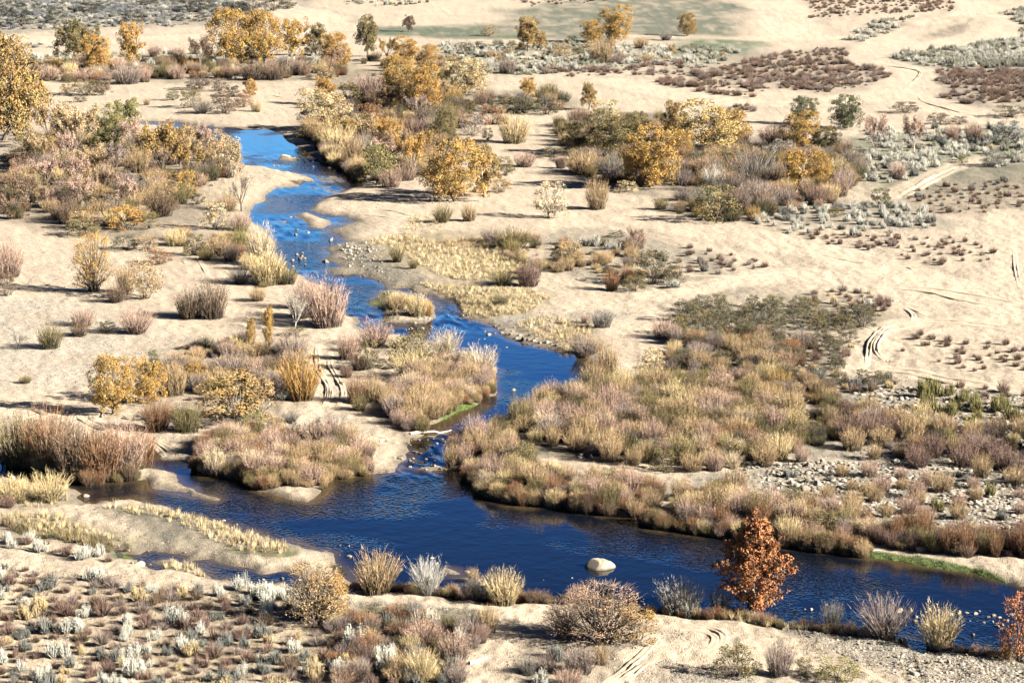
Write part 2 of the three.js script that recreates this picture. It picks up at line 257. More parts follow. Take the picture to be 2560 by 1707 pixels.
// ---------------------------------------------------------------- ground and water sheets
function markStructure(o, name) { o.name = name; o.userData.kind = 'structure'; o.receiveShadow = o.castShadow = true; scene.add(o); return o; }
{
  const zs = [-5, -40, -75, -98]; const N = 560; for (let j = 0; j <= N; j++) zs.push(-1 / mix(1 / 112, 1 / 900, j / N)); zs.push(-1100, -1500, -2200, -3400);
  const us = [-3, -1.5, -.8, -.5]; const M = 600; for (let i = 0; i <= M; i++) us.push(mix(-.30, .30, i / M)); us.push(.5, .8, 1.5, 3);
  const nx = us.length, nz = zs.length, pos = new Float32Array(nx * nz * 3), col = new Float32Array(nx * nz * 3), uv = new Float32Array(nx * nz * 2), dist = new Float32Array(nx * nz);
  for (let j = 0; j < nz; j++) for (let i = 0; i < nx; i++) {
    const z = zs[j], x = us[i] * Math.max(-z, 60), q = j * nx + i, d = waterDist(x, z); dist[q] = d;
    pos[3 * q] = x; pos[3 * q + 1] = heightFrom(d, x, z); pos[3 * q + 2] = z;
    uv[2 * q] = x; uv[2 * q + 1] = z; const c = soil(x, z, d); col[3 * q] = c[0]; col[3 * q + 1] = c[1]; col[3 * q + 2] = c[2];
  }
  const idx = []; for (let j = 0; j < nz - 1; j++) for (let i = 0; i < nx - 1; i++) { const a = j * nx + i, b = a + 1, c = a + nx, e = c + 1; idx.push(a, b, c, b, e, c); }
  const g = new THREE.BufferGeometry();
  g.setAttribute('position', new THREE.BufferAttribute(pos, 3)); g.setAttribute('color', new THREE.BufferAttribute(col, 3)); g.setAttribute('uv', new THREE.BufferAttribute(uv, 2)); g.setIndex(idx); g.computeVertexNormals();
  markStructure(new THREE.Mesh(g, new THREE.MeshStandardMaterial({ vertexColors: true, map: sandMap, bumpMap: sandBump, bumpScale: .16, roughness: .97 })), 'ground');
  const RIFFLES = [[1060, 1140, 7], [1045, 1165, 5], [975, 795, 6], [930, 760, 6], [790, 675, 7], [700, 575, 8], [770, 560, 6], [840, 460, 12], [745, 405, 14], [1130, 790, 6], [890, 790, 7]].map(([x, y, r]) => [...toLevel(x, y), r]);
  // water where the sheet lies below the river's level
  const wi = [], keep = q => dist[q] < .8, wc = new Float32Array(nx * nz * 3), wp = pos.slice();
  for (let q = 0; q < nx * nz; q++) {
    let rif = 0; for (const R of RIFFLES) { const e = Math.hypot(pos[3 * q] - R[0], (pos[3 * q + 2] - R[1]) * .55) / R[2]; if (e < 1) rif = Math.max(rif, 1 - e * e); }
    wp[3 * q + 1] = rif * (.07 * vnoise(pos[3 * q] * 1.5, pos[3 * q + 2] * .8) + .05 * vnoise(pos[3 * q] * 3.4 + 8, pos[3 * q + 2] * 1.2)); const dep = smooth(0, 1.3, -dist[q] + .5 * vnoise(pos[3 * q] * .5, pos[3 * q + 2] * .2));
    const c = mix3([.032, .022, .011], [.002, .003, .0055], dep); for (let k = 0; k < 3; k++) wc[3 * q + k] = c[k];
  }
  for (let j = 0; j < nz - 1; j++) for (let i = 0; i < nx - 1; i++) { const a = j * nx + i, b = a + 1, c = a + nx, e = c + 1; if (keep(a) || keep(b) || keep(c) || keep(e)) wi.push(a, b, c, b, e, c); }
  const w = new THREE.BufferGeometry();
  w.setAttribute('position', new THREE.BufferAttribute(wp, 3)); w.setAttribute('color', new THREE.BufferAttribute(wc, 3)); w.setAttribute('uv', new THREE.BufferAttribute(uv.slice(), 2)); w.setIndex(wi);
  const wg = mergeVertices(w, 1e-5); wg.computeVertexNormals();
  markStructure(new THREE.Mesh(wg, new THREE.MeshPhysicalMaterial({ vertexColors: true, roughness: .06, ior: 1.34, bumpMap: waveBump, bumpScale: .055 })), 'river_water');
}

// ---------------------------------------------------------------- mesh builder
class MB {
  constructor() { this.p = []; this.c = []; }
  tri(a, b, c, k, k2 = k, k3 = k2) { this.p.push(...a, ...b, ...c); this.c.push(...k, ...k2, ...k3); }
  blade(a, b, w, k, k2 = k, r = R0) { // a thin tapering strip
    const d = [b[0] - a[0], b[1] - a[1], b[2] - a[2]], t = r() * 6.283, s = [Math.cos(t), 0, Math.sin(t)];
    const n = [d[1] * s[2] - d[2] * s[1], d[2] * s[0] - d[0] * s[2], d[0] * s[1] - d[1] * s[0]], l = w / 2 / (Math.hypot(...n) + 1e-9);
    this.tri([a[0] - n[0] * l, a[1] - n[1] * l, a[2] - n[2] * l], [a[0] + n[0] * l, a[1] + n[1] * l, a[2] + n[2] * l], b, k, k, k2);
  }
  leaf(c, s, k, r = R0) {
    const v = () => [r() - .5, r() - .5, r() - .5], n3 = q => { const l = Math.hypot(...q) + 1e-6; return q.map(x => x / l); };
    const u = n3(v()), w = n3(v()), a = c.map((x, i) => x - u[i] * s), b = c.map((x, i) => x + u[i] * s * .55 + w[i] * s * .75), e = c.map((x, i) => x + u[i] * s * .55 - w[i] * s * .75);
    this.tri(a, b, e, k);
  }
  tube(path, rad, k, sides = 5) {
    const ring = path.map((q, i) => { const a = path[Math.max(0, i - 1)], b = path[Math.min(path.length - 1, i + 1)]; const d = new THREE.Vector3(b[0] - a[0], b[1] - a[1], b[2] - a[2]).normalize(); const u = new THREE.Vector3(1, 0, .3).cross(d).normalize(), v = d.clone().cross(u); return [...Array(sides)].map((_, s) => { const t = s / sides * 6.283, R = rad[i]; return [0, 1, 2].map(c => q[c] + R * (u.getComponent(c) * Math.cos(t) + v.getComponent(c) * Math.sin(t))); }); });
    for (let i = 0; i < ring.length - 1; i++) for (let s = 0; s < sides; s++) { const t = (s + 1) % sides; this.tri(ring[i][s], ring[i][t], ring[i + 1][s], k); this.tri(ring[i][t], ring[i + 1][t], ring[i + 1][s], k); }
  }
  build() {
    const g = new THREE.BufferGeometry(); g.setAttribute('position', new THREE.Float32BufferAttribute(this.p, 3)); g.setAttribute('color', new THREE.Float32BufferAttribute(this.c, 3)); g.computeVertexNormals(); return g;
  }
}
const grey = v => [v, v, v];
const vary = (base, sd, r) => { const m = base * (1 + (r() - .5) * sd), h = (r() - .5) * .18; return [m * (1 + h), m, m * (1 - h)]; };

const TINT = {
  gold: [.53, .31, .07], orange: [.56, .31, .075], dgold: [.40, .25, .075], olive: [.25, .195, .065], green: [.125, .145, .05], ygreen: [.30, .265, .075], tan: [.50, .345, .18], pale: [.66, .50, .26], cream: [.78, .62, .40],
  pink: [.52, .345, .26], mauve: [.39, .295, .25], brown: [.235, .15, .09], dbrown: [.15, .095, .06], rust: [.38, .19, .085], red: [.31, .185, .14], straw: [.74, .57, .29], grey: [.32, .285, .245], silver: [.64, .60, .52], sage: [.27, .275, .245],
  dgreen: [.045, .055, .028], dolive: [.14, .12, .05], blue: [.26, .27, .29], white: [.72, .70, .60], sycamore: [.42, .16, .05], twig: [.42, .27, .175], honey: [.66, .46, .17], bark: [.22, .17, .13], palebark: [.56, .50, .42], darkbark: [.09, .065, .05], moss: [.22, .34, .045],
};
const mats = {};
for (const k in TINT) TINT[k] = TINT[k].map(v => v * (/gold|orange|honey|pale|cream|pink|straw|sycamore|twig|tan/.test(k) ? .395 : /white/.test(k) ? .40 : /silver/.test(k) ? .40 : .33));
function tintMat(name) { return mats[name] ??= new THREE.MeshStandardMaterial({ color: new THREE.Color().setRGB(...TINT[name]), vertexColors: true, roughness: .95, side: THREE.DoubleSide }); }

// ---------------------------------------------------------------- plant shapes, unit height and unit width
function clumpLeaves(m, c, rad, n, size, r, flat = .85, lum = 1) {
  const hue = Math.pow(r(), 1.5) * .95 - .35;
  for (let i = 0; i < n; i++) {
    let d; do d = [r() * 2 - 1, r() * 2 - 1, r() * 2 - 1]; while (Math.hypot(...d) > 1);
    const q = Math.pow(Math.hypot(...d), .4) / (Math.hypot(...d) + 1e-6);
    const k = vary(lum * (.82 + .3 * r()), .3, r); m.leaf([c[0] + d[0] * q * rad, c[1] + d[1] * q * rad * flat, c[2] + d[2] * q * rad], size * (.7 + r() * .6), [k[0] * (1 - hue * .32), k[1], k[2] * (1 + hue * .35)], r);
  }
}
function limbPath(a, dir, len, r, bend = .25, steps = 4) {
  const out = [a]; let p = a, d = dir.slice();
  for (let i = 0; i < steps; i++) { d = d.map((v, k) => v + (r() - .5) * bend + (k === 1 ? .06 : 0)); const l = Math.hypot(...d); d = d.map(v => v / l); p = p.map((v, k) => v + d[k] * len / steps); out.push(p); }
  return out;
}
function treeShape(seed, o) { // trunk, limbs, crown
  const r = rngOf(seed), trunk = new MB(), crown = new MB(), limbs = [];
  const { lean = .05, split = .28, nl = 6, spread = .34, leaves = 5200, size = .022, clumps = 50, thick = .03, top = 1, low = .3, twigs = 60, egg = 1 } = o;
  const tp = [[0, -.03, 0]]; for (let i = 1; i <= 4; i++) tp.push([lean * i * .5 + (r() - .5) * .02, split * i / 4, (r() - .5) * .03]);
  trunk.tube(tp, [thick * 1.25, thick * 1.05, thick * .95, thick * .85, thick * .7], grey(1), 7);
  const up = [tp[4]]; for (let i = 1; i <= 4; i++) up.push([tp[4][0] + (r() - .5) * .08 * i / 2 + lean * i * .25, mix(split, top * .93, i / 4), tp[4][2] + (r() - .5) * .06]);
  trunk.tube(up, [thick * .7, thick * .5, thick * .36, thick * .22, thick * .06], grey(1), 6);
  const ends = [up[4], up[3], up[2]];
  for (let i = 0; i < nl; i++) {
    const a = i / nl * 6.283 + r() * .9, base = i < 2 ? tp[4] : up[Math.floor(r() * 3)], e = .55 + r() * .7, L = new MB();
    const path = limbPath(base, [Math.cos(a) * .9, e, Math.sin(a) * .9], mix(.28, .46, r()) * (1.05 - base[1] * .5), r, .35);
    L.tube(path, [thick * .5, thick * .42, thick * .3, thick * .18, thick * .05], grey(1), 5);
    ends.push(path[4], path[3], path[2]);
    for (let k = 0; k < 3; k++) { const p2 = limbPath(path[1 + k], [Math.cos(a + (r() - .5) * 2.4), r() * 1.1, Math.sin(a + (r() - .5) * 2.4)], .16 + r() * .12, r, .4, 3); L.tube(p2, [thick * .22, thick * .16, thick * .1, thick * .03], grey(.95), 4); ends.push(p2[3], p2[2]); }
    limbs.push(L.build());
  }
  const cs = [], lobes = [], nLobes = o.lobes ?? 9;
  for (let i = 0; i < nLobes; i++) {
    const a = i * 2.4 + r() * .8, t = (i + .5) / nLobes, y = mix(low, .84, t), w = spread * Math.pow(Math.sin(Math.PI * clamp(.16 + t * .74)), .6 * egg) * (.5 + .3 * r());
    lobes.push([Math.cos(a) * w, y, Math.sin(a) * w, mix(.15, .21, r()) * (o.plump ?? 1)]);
  }
  for (let i = 0; i < clumps; i++) {
    if (i < ends.length * .35) { cs.push(ends[Math.floor(r() * ends.length)].map(v => v + (r() - .5) * .07)); continue; }
    const L = lobes[i % nLobes], u = r() * 6.283, v = r() * 1.7 - .7, q = Math.sqrt(Math.max(0, 1 - v * v)), R = L[3] * (.75 + r() * .35);
    cs.push([L[0] + Math.cos(u) * q * R, Math.max(L[1] + v * R * .85, low * .6 + .02), L[2] + Math.sin(u) * q * R]);
  }
  for (const c of cs) { const rad = .04 + r() * .055; clumpLeaves(crown, c, rad, Math.round(leaves / clumps), size, r, .8, .55 + r() * .75); }
  for (let i = 0; i < twigs; i++) { const c = cs[Math.floor(r() * cs.length)], e = c.map((v, k) => v + (r() - .5) * .12 + (k === 1 ? .05 : v * .15)); crown.blade(c, e, .006, grey(.6), grey(.6), r); }
  return { trunk: trunk.build(), limbs, crown: crown.build() };
}
function twigTree(seed, o = {}) { // thin, half-bare tree: a fan of fine branches with a little foliage
  const r = rngOf(seed), { leaves = 900, size = .017, twig = 700, thick = .022, open = .75, lean = 0 } = o, trunk = new MB(), crown = new MB(), limbs = [], tips = [];
  const tp = limbPath([0, -.03, 0], [lean, 1, 0], .26, r, .25, 3); trunk.tube(tp, [thick * 1.2, thick, thick * .9, thick * .7], grey(1), 6);
  const grow = (a, d, len, rad, depth, L) => {
    const path = limbPath(a, d, len, r, .3, 3);
    if (depth < 2) L.tube(path, [rad, rad * .85, rad * .7, rad * .5], grey(1 - depth * .1), 4); else for (let i = 0; i < 3; i++) L.blade(path[i], path[i + 1], rad * 2.2, grey(.9), grey(.9), r);
    if (depth >= 3) { tips.push(path[3], path[2]); return; }
    for (let k = 0, n = depth ? 4 : 3; k < n; k++) { const b = path[1 + Math.floor(r() * 3)]; grow(b, d.map((v, i) => v + (r() - .5) * 1.15 * (i === 1 ? .6 : 1) + (i === 1 ? .1 : 0)), len * (.62 + r() * .2), rad * .55, depth + 1, L); }
  };
  for (let i = 0; i < 5; i++) { const a = i / 5 * 6.283 + r() * .8, L = new MB(); grow(tp[2 + (i % 2)], [Math.cos(a) * open, .9 + r() * .5, Math.sin(a) * open], .27, thick * .5, 0, L); limbs.push(L.build()); }
  for (const t of tips) { const h = Math.hypot(t[0], t[2]); if (h > .48) { t[0] *= .48 / h; t[2] *= .48 / h; } t[1] = Math.min(t[1], 1); }
  for (let i = 0; i < twig; i++) { const t = tips[Math.floor(r() * tips.length)], e = t.map((v, k) => v + (r() - .5) * .13 + (k === 1 ? .03 : v * .12)); crown.blade(t, e, .0055, vary(.85, .5, r), vary(1, .4, r), r); }
  for (let i = 0; i < leaves; i++) { const t = tips[Math.floor(r() * tips.length)], c = t.map(v => v + (r() - .5) * .09); crown.leaf(c, size * (.6 + r() * .7), vary(1, .5, r), r); }
  return { trunk: trunk.build(), limbs, crown: crown.build() };
}
function sycamoreShape(seed) { // upright cone of layered leafy sprays on a pale trunk
  const r = rngOf(seed), trunk = new MB(), crown = new MB(), limbs = [];
  const tp = [...Array(9)].map((_, i) => [(Math.sin(i * 1.3) * .012), -.02 + i / 8 * 1.0, Math.cos(i) * .008]);
  trunk.tube(tp, [.020, .018, .0165, .015, .013, .0105, .008, .005, .001], grey(1), 8);
  const tri = [], wide = y => y < .30 ? mix(.30, .40, smooth(.10, .30, y)) : mix(.40, .03, Math.pow((y - .30) / .70, .8));
  for (let i = 0; i < 44; i++) {
    const y = .045 + Math.pow(i / 44, .9) * .875, a = i * 2.4 + r() * .5, w = wide(y) * (.8 + r() * .35), L = new MB();
    const path = limbPath([0, y * .93, 0], [Math.cos(a), .38 + r() * .3, Math.sin(a)], w * 1.12, r, .16, 4);
    L.tube(path, [.0105, .008, .006, .0035, .001], grey(1), 4); limbs.push(L.build());
    for (let k = 1; k <= 4; k++) for (let s = 0; s < (k > 1 ? 7 : 3); s++) tri.push(path[k].map((v, q) => v + (r() - .5) * (q === 1 ? .06 : .17)));
  }
  for (const c of tri) clumpLeaves(crown, c, .022 + r() * .028, 21, .0155, r, .6, .45 + r() * .9);
  for (let i = 0; i < 70; i++) { const y = .78 + r() * .22, w = (1 - y) * .4 + .012, a = r() * 6.28; clumpLeaves(crown, [Math.cos(a) * w * r(), y, Math.sin(a) * w * r()], .02, 9, .012, r, .7, .7 + r() * .5); }
  return { trunk: trunk.build(), limbs, crown: crown.build() };
}
function stemShrub(seed, o = {}) { // willow-like: many fine stems fanning up from one base
  const r = rngOf(seed), { n = 330, fan = .5, w = .010, side = 5, up = 1, leaf = 0, size = .02, foot = .30 } = o, st = new MB(), fo = new MB();
  for (let i = 0; i < n; i++) {
    const a = r() * 6.283, q = Math.sqrt(r()), f = q * fan, L = (1 - .45 * q * q + (r() - .5) * .34) * up, b = [Math.cos(a) * q * foot, -.02, Math.sin(a) * q * foot], sw = (r() - .5) * .5;
    const m = [b[0] + Math.cos(a + sw) * f * L * .30, L * .5, b[2] + Math.sin(a + sw) * f * L * .30], e = [b[0] + Math.cos(a - sw) * f * L * .66 + (r() - .5) * .12, Math.min(1.05, L * .97), b[2] + Math.sin(a - sw) * f * L * .66 + (r() - .5) * .12];
    const lum = .55 + r() * .8, k0 = vary(lum * .28, .3, r), k1 = vary(lum, .3, r);  // stem feet coloured darker to paint in the shade low in the shrub
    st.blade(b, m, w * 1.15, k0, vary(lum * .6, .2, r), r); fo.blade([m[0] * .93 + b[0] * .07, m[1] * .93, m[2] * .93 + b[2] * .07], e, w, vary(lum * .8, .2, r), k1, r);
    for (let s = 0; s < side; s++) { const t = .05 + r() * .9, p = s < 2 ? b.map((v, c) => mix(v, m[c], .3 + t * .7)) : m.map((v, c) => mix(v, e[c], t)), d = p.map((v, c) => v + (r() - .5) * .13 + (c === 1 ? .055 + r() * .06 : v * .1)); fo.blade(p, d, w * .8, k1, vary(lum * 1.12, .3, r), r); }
    for (let s = 0; s < leaf; s++) { const t = r(), p = m.map((v, c) => mix(v, e[c], t) + (r() - .5) * .05); fo.leaf(p, size * (.6 + r() * .8), vary(lum, .5, r), r); }
  }
  for (let i = 0; i < 90; i++) { // dark twigs added inside, their colour standing in for inner shade
    const a = r() * 6.283, q = r() * (foot + .16), y = r() * .4, b = [Math.cos(a) * q * .6, y * .6, Math.sin(a) * q * .6], e = [Math.cos(a) * q + (r() - .5) * .1, y + .16 + r() * .12, Math.sin(a) * q + (r() - .5) * .1];
    st.blade(b, e, .035, grey(.16 + r() * .18), grey(.25 + r() * .2), r);
  }
  return { stems: st.build(), foliage: fo.build() };
}
function leafBush(seed, o = {}) { // rounded bush, leaves in uneven clumps on visible stems
  const r = rngOf(seed), { n = 2800, size = .020, clumps = 46, flat = .8, stems = 50, low = .08, twigs = 130, tw = .009 } = o, st = new MB(), fo = new MB(), cs = [];
  for (let i = 0; i < clumps; i++) { const a = r() * 6.283, y = Math.pow(r(), .8), w = .42 * Math.pow(Math.cos(y * 1.25), .5) * Math.sqrt(.3 + .7 * r()); cs.push([Math.cos(a) * w, low + y * (.92 - low), Math.sin(a) * w, .06 + r() * .08, .5 + r() * .85]); }
  for (let i = 0; i < stems; i++) { const c = cs[Math.floor(r() * clumps)], b = [(r() - .5) * .16, -.03, (r() - .5) * .16], m = [mix(b[0], c[0], .45) + (r() - .5) * .06, c[1] * .55, mix(b[2], c[2], .45) + (r() - .5) * .06], e = [c[0] * 1.1 + (r() - .5) * .1, c[1] + .04, c[2] * 1.1 + (r() - .5) * .1]; st.blade(b, m, .022, grey(.7 + r() * .3), grey(.9), r); st.blade([b[0] + (m[0] - b[0]) * .9, m[1] * .9, b[2] + (m[2] - b[2]) * .9], e, .014, grey(.8), grey(1), r); }
  for (const c of cs) clumpLeaves(fo, c, c[3], Math.round(n / clumps), size, r, flat, c[4]);
  for (let i = 0; i < twigs; i++) { const c = cs[Math.floor(r() * clumps)], e = [c[0] * 1.25 + (r() - .5) * .12, Math.min(1.02, c[1] + .03 + r() * .1), c[2] * 1.25 + (r() - .5) * .12]; fo.blade(c.slice(0, 3), e, tw, vary(.8, .4, r), vary(1.1, .4, r), r); }
  return { stems: st.build(), foliage: fo.build() };
}
function moundShape(seed, o = {}) { // low dome of short stiff stems
  const r = rngOf(seed), { n = 300, w = .024, tufts = 0 } = o, m = new MB();
  const lobes = [...Array(tufts || 1)].map(() => tufts ? [(r() - .5) * .55, (r() - .5) * .55, .55 + r() * .45] : [0, 0, 1]);
  for (let i = 0; i < n; i++) {
    const [lx, lz, ls] = lobes[i % lobes.length], a = r() * 6.283, q = Math.sqrt(r()), el = mix(1.5, .28, q), k = tufts ? .55 * ls : 1, L = (.82 + r() * .25) * k;
    const d = [Math.cos(a) * Math.cos(el) * .56, Math.sin(el) * (tufts ? ls / k : 1), Math.sin(a) * Math.cos(el) * .56], s = .18 + r() * .3, lum = .7 + r() * .6;
    const b = [lx + d[0] * L * s, d[1] * L * s * .8 - .04, lz + d[2] * L * s], e = [lx + d[0] * L, d[1] * L, lz + d[2] * L];
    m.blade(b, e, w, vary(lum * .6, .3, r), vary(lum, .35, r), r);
    m.leaf([e[0] * .95 + lx * .05, e[1] * .93, e[2] * .95 + lz * .05], w * .8, vary(lum * 1.05, .35, r), r);
  }
  return m.build();
}
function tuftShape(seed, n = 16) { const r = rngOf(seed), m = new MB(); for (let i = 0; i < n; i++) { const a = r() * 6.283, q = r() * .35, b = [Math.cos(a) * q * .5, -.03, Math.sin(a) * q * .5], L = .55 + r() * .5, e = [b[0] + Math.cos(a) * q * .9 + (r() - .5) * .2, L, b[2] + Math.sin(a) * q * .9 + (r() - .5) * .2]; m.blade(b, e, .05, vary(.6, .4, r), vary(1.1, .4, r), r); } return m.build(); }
function rockShape(seed, o = {}) {
  const r = rngOf(seed), g = new THREE.IcosahedronGeometry(.5, o.detail ?? 2), p = g.attributes.position, ox = r() * 50;
  const cuts = [...Array(o.cuts ?? 7)].map(() => { const a = r() * 6.283, e = r() * 2 - .7, l = Math.hypot(1, e); return [Math.cos(a) / l, e / l, Math.sin(a) / l, (o.deep ?? .22) + r() * (o.deep ? .08 : .16)]; });
  for (let i = 0; i < p.count; i++) {
    let v = [p.getX(i), p.getY(i), p.getZ(i)];
    for (const c of cuts) { const d = v[0] * c[0] + v[1] * c[1] + v[2] * c[2] - c[3]; if (d > 0) for (let k = 0; k < 3; k++) v[k] -= c[k] * d * .9; }
    const n = 1 + .10 * vnoise(v[0] * 5 + ox, v[1] * 5 + v[2] * 4) ; p.setXYZ(i, v[0] * n, v[1] * n, v[2] * n);
  }
  g.deleteAttribute('uv'); g.deleteAttribute('normal'); const m = o.soft ? mergeVertices(g, 1e-4) : g; m.computeVertexNormals(); return m;
}

const SHAPES = {
  T: [treeShape(11, { leaves: 11500, clumps: 150, low: .2, size: .0155, twigs: 160 }), treeShape(12, { spread: .40, nl: 7, low: .16, clumps: 170, leaves: 13000, lobes: 10, size: .0155, twigs: 160 }), treeShape(13, { spread: .28, split: .26, lean: .1, egg: .8, clumps: 140, leaves: 10500, low: .16, lobes: 7, size: .016, twigs: 140 }), treeShape(14, { spread: .38, low: .13, split: .2, nl: 7, clumps: 170, leaves: 13000, lobes: 10, size: .0155, twigs: 160 })],
  D: [treeShape(21, { spread: .46, low: .10, split: .12, nl: 8, clumps: 260, leaves: 19000, size: .0135, twigs: 260, lobes: 15, plump: 1.05 }), treeShape(22, { spread: .44, low: .08, split: .10, nl: 8, clumps: 240, leaves: 18000, size: .0135, twigs: 260, lobes: 13, plump: 1.15, egg: .8 })],
  W: [twigTree(31, { leaves: 2600, twig: 1500 }), twigTree(32, { leaves: 3600, open: .9, twig: 1300 }), twigTree(33, { leaves: 1500, twig: 2200 })],
  N: [twigTree(41, { leaves: 60, twig: 500 }), twigTree(42, { leaves: 90, twig: 420, lean: .25 })],
  Y: [sycamoreShape(51)],
  S: [stemShrub(61), stemShrub(62, { fan: .7, n: 310, foot: .24 }), stemShrub(63, { fan: .4, n: 320, leaf: 1, size: .016 }), stemShrub(64, { fan: .55, n: 270, leaf: 4, size: .016, side: 3 })],
  F: [stemShrub(66, { fan: .9, n: 270, w: .0075, side: 6, foot: .16 }), stemShrub(67, { fan: .8, n: 290, w: .0075, side: 6, foot: .19 })],
  L: [leafBush(71), leafBush(72, { clumps: 58, n: 3200 }), leafBush(73, { clumps: 36, n: 2500, size: .022 })],
  B: [leafBush(76, { n: 3600, size: .0105, clumps: 170, stems: 240, twigs: 1300, tw: .0055, low: .12, flat: .6 }), leafBush(77, { n: 4200, tw: .006, size: .0125, clumps: 110, stems: 220, twigs: 700, low: .1, flat: .6 })],
  J: [leafBush(81, { clumps: 40, n: 2600, size: .022, low: .06 }), leafBush(82, { clumps: 34, n: 2400, size: .022, low: .05 })],
  M: [moundShape(91), moundShape(92, { n: 260 }), moundShape(93, { n: 340, w: .02 }), moundShape(94, { n: 280, w: .026, tufts: 3 })],
  R: [moundShape(96, { n: 430, tufts: 6, w: .028 }), moundShape(97, { n: 460, tufts: 9, w: .026 }), moundShape(98, { n: 400, tufts: 4, w: .03 })],
};
// every shape is brought to unit width and unit height
function fit(shape) {
  const gs = shape.isBufferGeometry ? [shape] : Object.values(shape).flat(), rad = [], ys = [];
  for (const g of gs) { const p = g.attributes.position; for (let i = 0; i < p.count; i += 3) { rad.push(Math.hypot(p.getX(i), p.getZ(i))); ys.push(p.getY(i)); } }
  rad.sort((a, b) => a - b); ys.sort((a, b) => a - b);
  const w = .5 / rad[Math.floor(rad.length * .965)], h = 1 / ys[Math.floor(ys.length * .992)];
  for (const g of gs) { g.scale(w, h, w); g.computeVertexNormals(); }
}
Object.values(SHAPES).flat().forEach(fit);
const KIND = { T: ['cottonwood_tree', 'tree'], D: ['leafy_tree', 'tree'], W: ['thinning_tree', 'tree'], N: ['bare_tree', 'tree'], Y: ['sycamore_tree', 'tree'], S: ['willow_shrub', 'shrub'], F: ['fan_shrub', 'shrub'], L: ['leafy_bush', 'bush'], J: ['evergreen_bush', 'bush'], B: ['sprawling_bush', 'bush'], M: ['dry_shrub', 'shrub'], R: ['rabbitbrush', 'shrub'] };
const TONE = { pink: 'rosy', mauve: 'rosy', red: 'rosy', tan: 'straw', straw: 'straw', cream: 'straw', pale: 'straw', olive: 'green', green: 'green', rust: 'rust', brown: 'rust', orange: 'rust' };
const BARK = { T: 'bark', D: 'bark', W: 'bark', N: 'darkbark', Y: 'palebark' };
const used = {};
function numbered(n) { const k = used[n] = (used[n] ?? -1) + 1; return k ? `${n}_${String(k).padStart(3, '0')}` : n; }
function part(name, geo, mat, parent) { const m = new THREE.Mesh(geo, mat); m.name = name; m.castShadow = m.receiveShadow = true; parent.add(m); return m; }
let turn = 0;
function grow(kind, tint, [x, y, z], w, h, label, group, o = {}) {
  w *= kind === 'J' ? 1.12 : 1; const list = SHAPES[kind], shape = list[o.variant ?? (turn++ % list.length)], fol = tintMat(tint); let t;
  if (shape.isBufferGeometry) { t = new THREE.Mesh(shape, fol); t.castShadow = t.receiveShadow = true; }
  else {
    t = new THREE.Group(); const bark = tintMat(o.bark ?? BARK[kind] ?? 'bark');
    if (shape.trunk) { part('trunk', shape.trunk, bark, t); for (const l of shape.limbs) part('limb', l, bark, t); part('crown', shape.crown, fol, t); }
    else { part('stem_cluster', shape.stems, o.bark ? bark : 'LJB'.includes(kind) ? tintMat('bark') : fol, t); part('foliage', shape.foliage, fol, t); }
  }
  t.position.set(x, y - .02, z); t.scale.set(w, h, w); t.rotation.y = o.turn ?? R0() * 6.283;
  t.name = numbered(o.name ?? (kind === 'S' && TONE[tint] ? TONE[tint] + '_willow' : KIND[kind][0])); t.userData = { label, category: o.category ?? KIND[kind][1] }; if (group) t.userData.group = group;
  scene.add(t); return t;
}
// one plant where its foot shows in the photograph; width and height in pixels of that sheet
function plant(kind, tint, sheet, x, y, w, h, label, o) {
  const g = onGround(px(sheet, x, y)), m = metresPerPx(g) / (sheet === 'S' ? 1 : ZOOM);
  return grow(kind, tint, g, w * m, h * m * 1.03, label, o?.group, o);
}

// ---------------------------------------------------------------- trees and shrubs one by one (kind, tint, sheet, foot x, foot y, width, height, label)
const P = plant;
// the tree by the lower pool
P('Y', 'sycamore', 'I', 500, 1125, 455, 690, 'cone-shaped rust-orange sycamore with pale trunk at the lower pool edge', { bark: 'palebark', turn: 1 });
P('L', 'sycamore', 'I', 2330, 1420, 330, 440, 'dark rust leafy bush beside the lower pool at the frame edge');
// upper left edge and far bank
P('D', 'dgold', 'A', 20, 960, 560, 690, 'largest tall gold cottonwood at the photo edge by the upper sandbank', { variant: 0 });
P('T', 'dgold', 'A', 140, 930, 230, 480, 'olive-gold cottonwood leaning over the sand beside the largest one');
P('T', 'orange', 'A', 285, 800, 100, 230, 'slim orange tree at the sandy foot of the tallest cottonwood');
P('T', 'olive', 'A', 480, 445, 210, 290, 'olive narrow-topped cottonwood just behind a bright gold tree');
P('T', 'olive', 'A', 600, 440, 200, 255, 'green-brown cottonwood between the olive narrow one and the gold one');
P('D', 'orange', 'A', 655, 490, 225, 240, 'bright orange-gold rounded cottonwood beside two olive trees', { variant: 1 });
P('T', 'orange', 'A', 885, 450, 190, 285, 'tall slender orange-gold cottonwood standing apart on the far bank');
P('W', 'brown', 'A', 1370, 475, 190, 215, 'small brown thinning tree beside the great spreading cottonwood');
P('D', 'gold', 'A', 1590, 435, 360, 355, 'great spreading olive-gold cottonwood with a low leaning limb', { variant: 0 });
P('D', 'gold', 'A', 1800, 430, 270, 340, 'dark gold cottonwood merged with the great spreading one');
P('N', 'grey', 'A', 1795, 420, 150, 440, 'tall dead grey snag rising above the great cottonwood');
P('T', 'gold', 'A', 2000, 400, 190, 260, 'gold cottonwood with forked pale trunk beside the far sand road', { bark: 'palebark' });
P('T', 'olive', 'A', 2160, 380, 190, 205, 'olive cottonwood between the forked gold one and an orange one');
P('D', 'orange', 'A', 2290, 470, 220, 235, 'orange-gold round cottonwood below the end of the far sand road', { variant: 0 });
P('T', 'olive', 'B', 190, 385, 165, 265, 'tall wispy olive tree beside the far sand road');
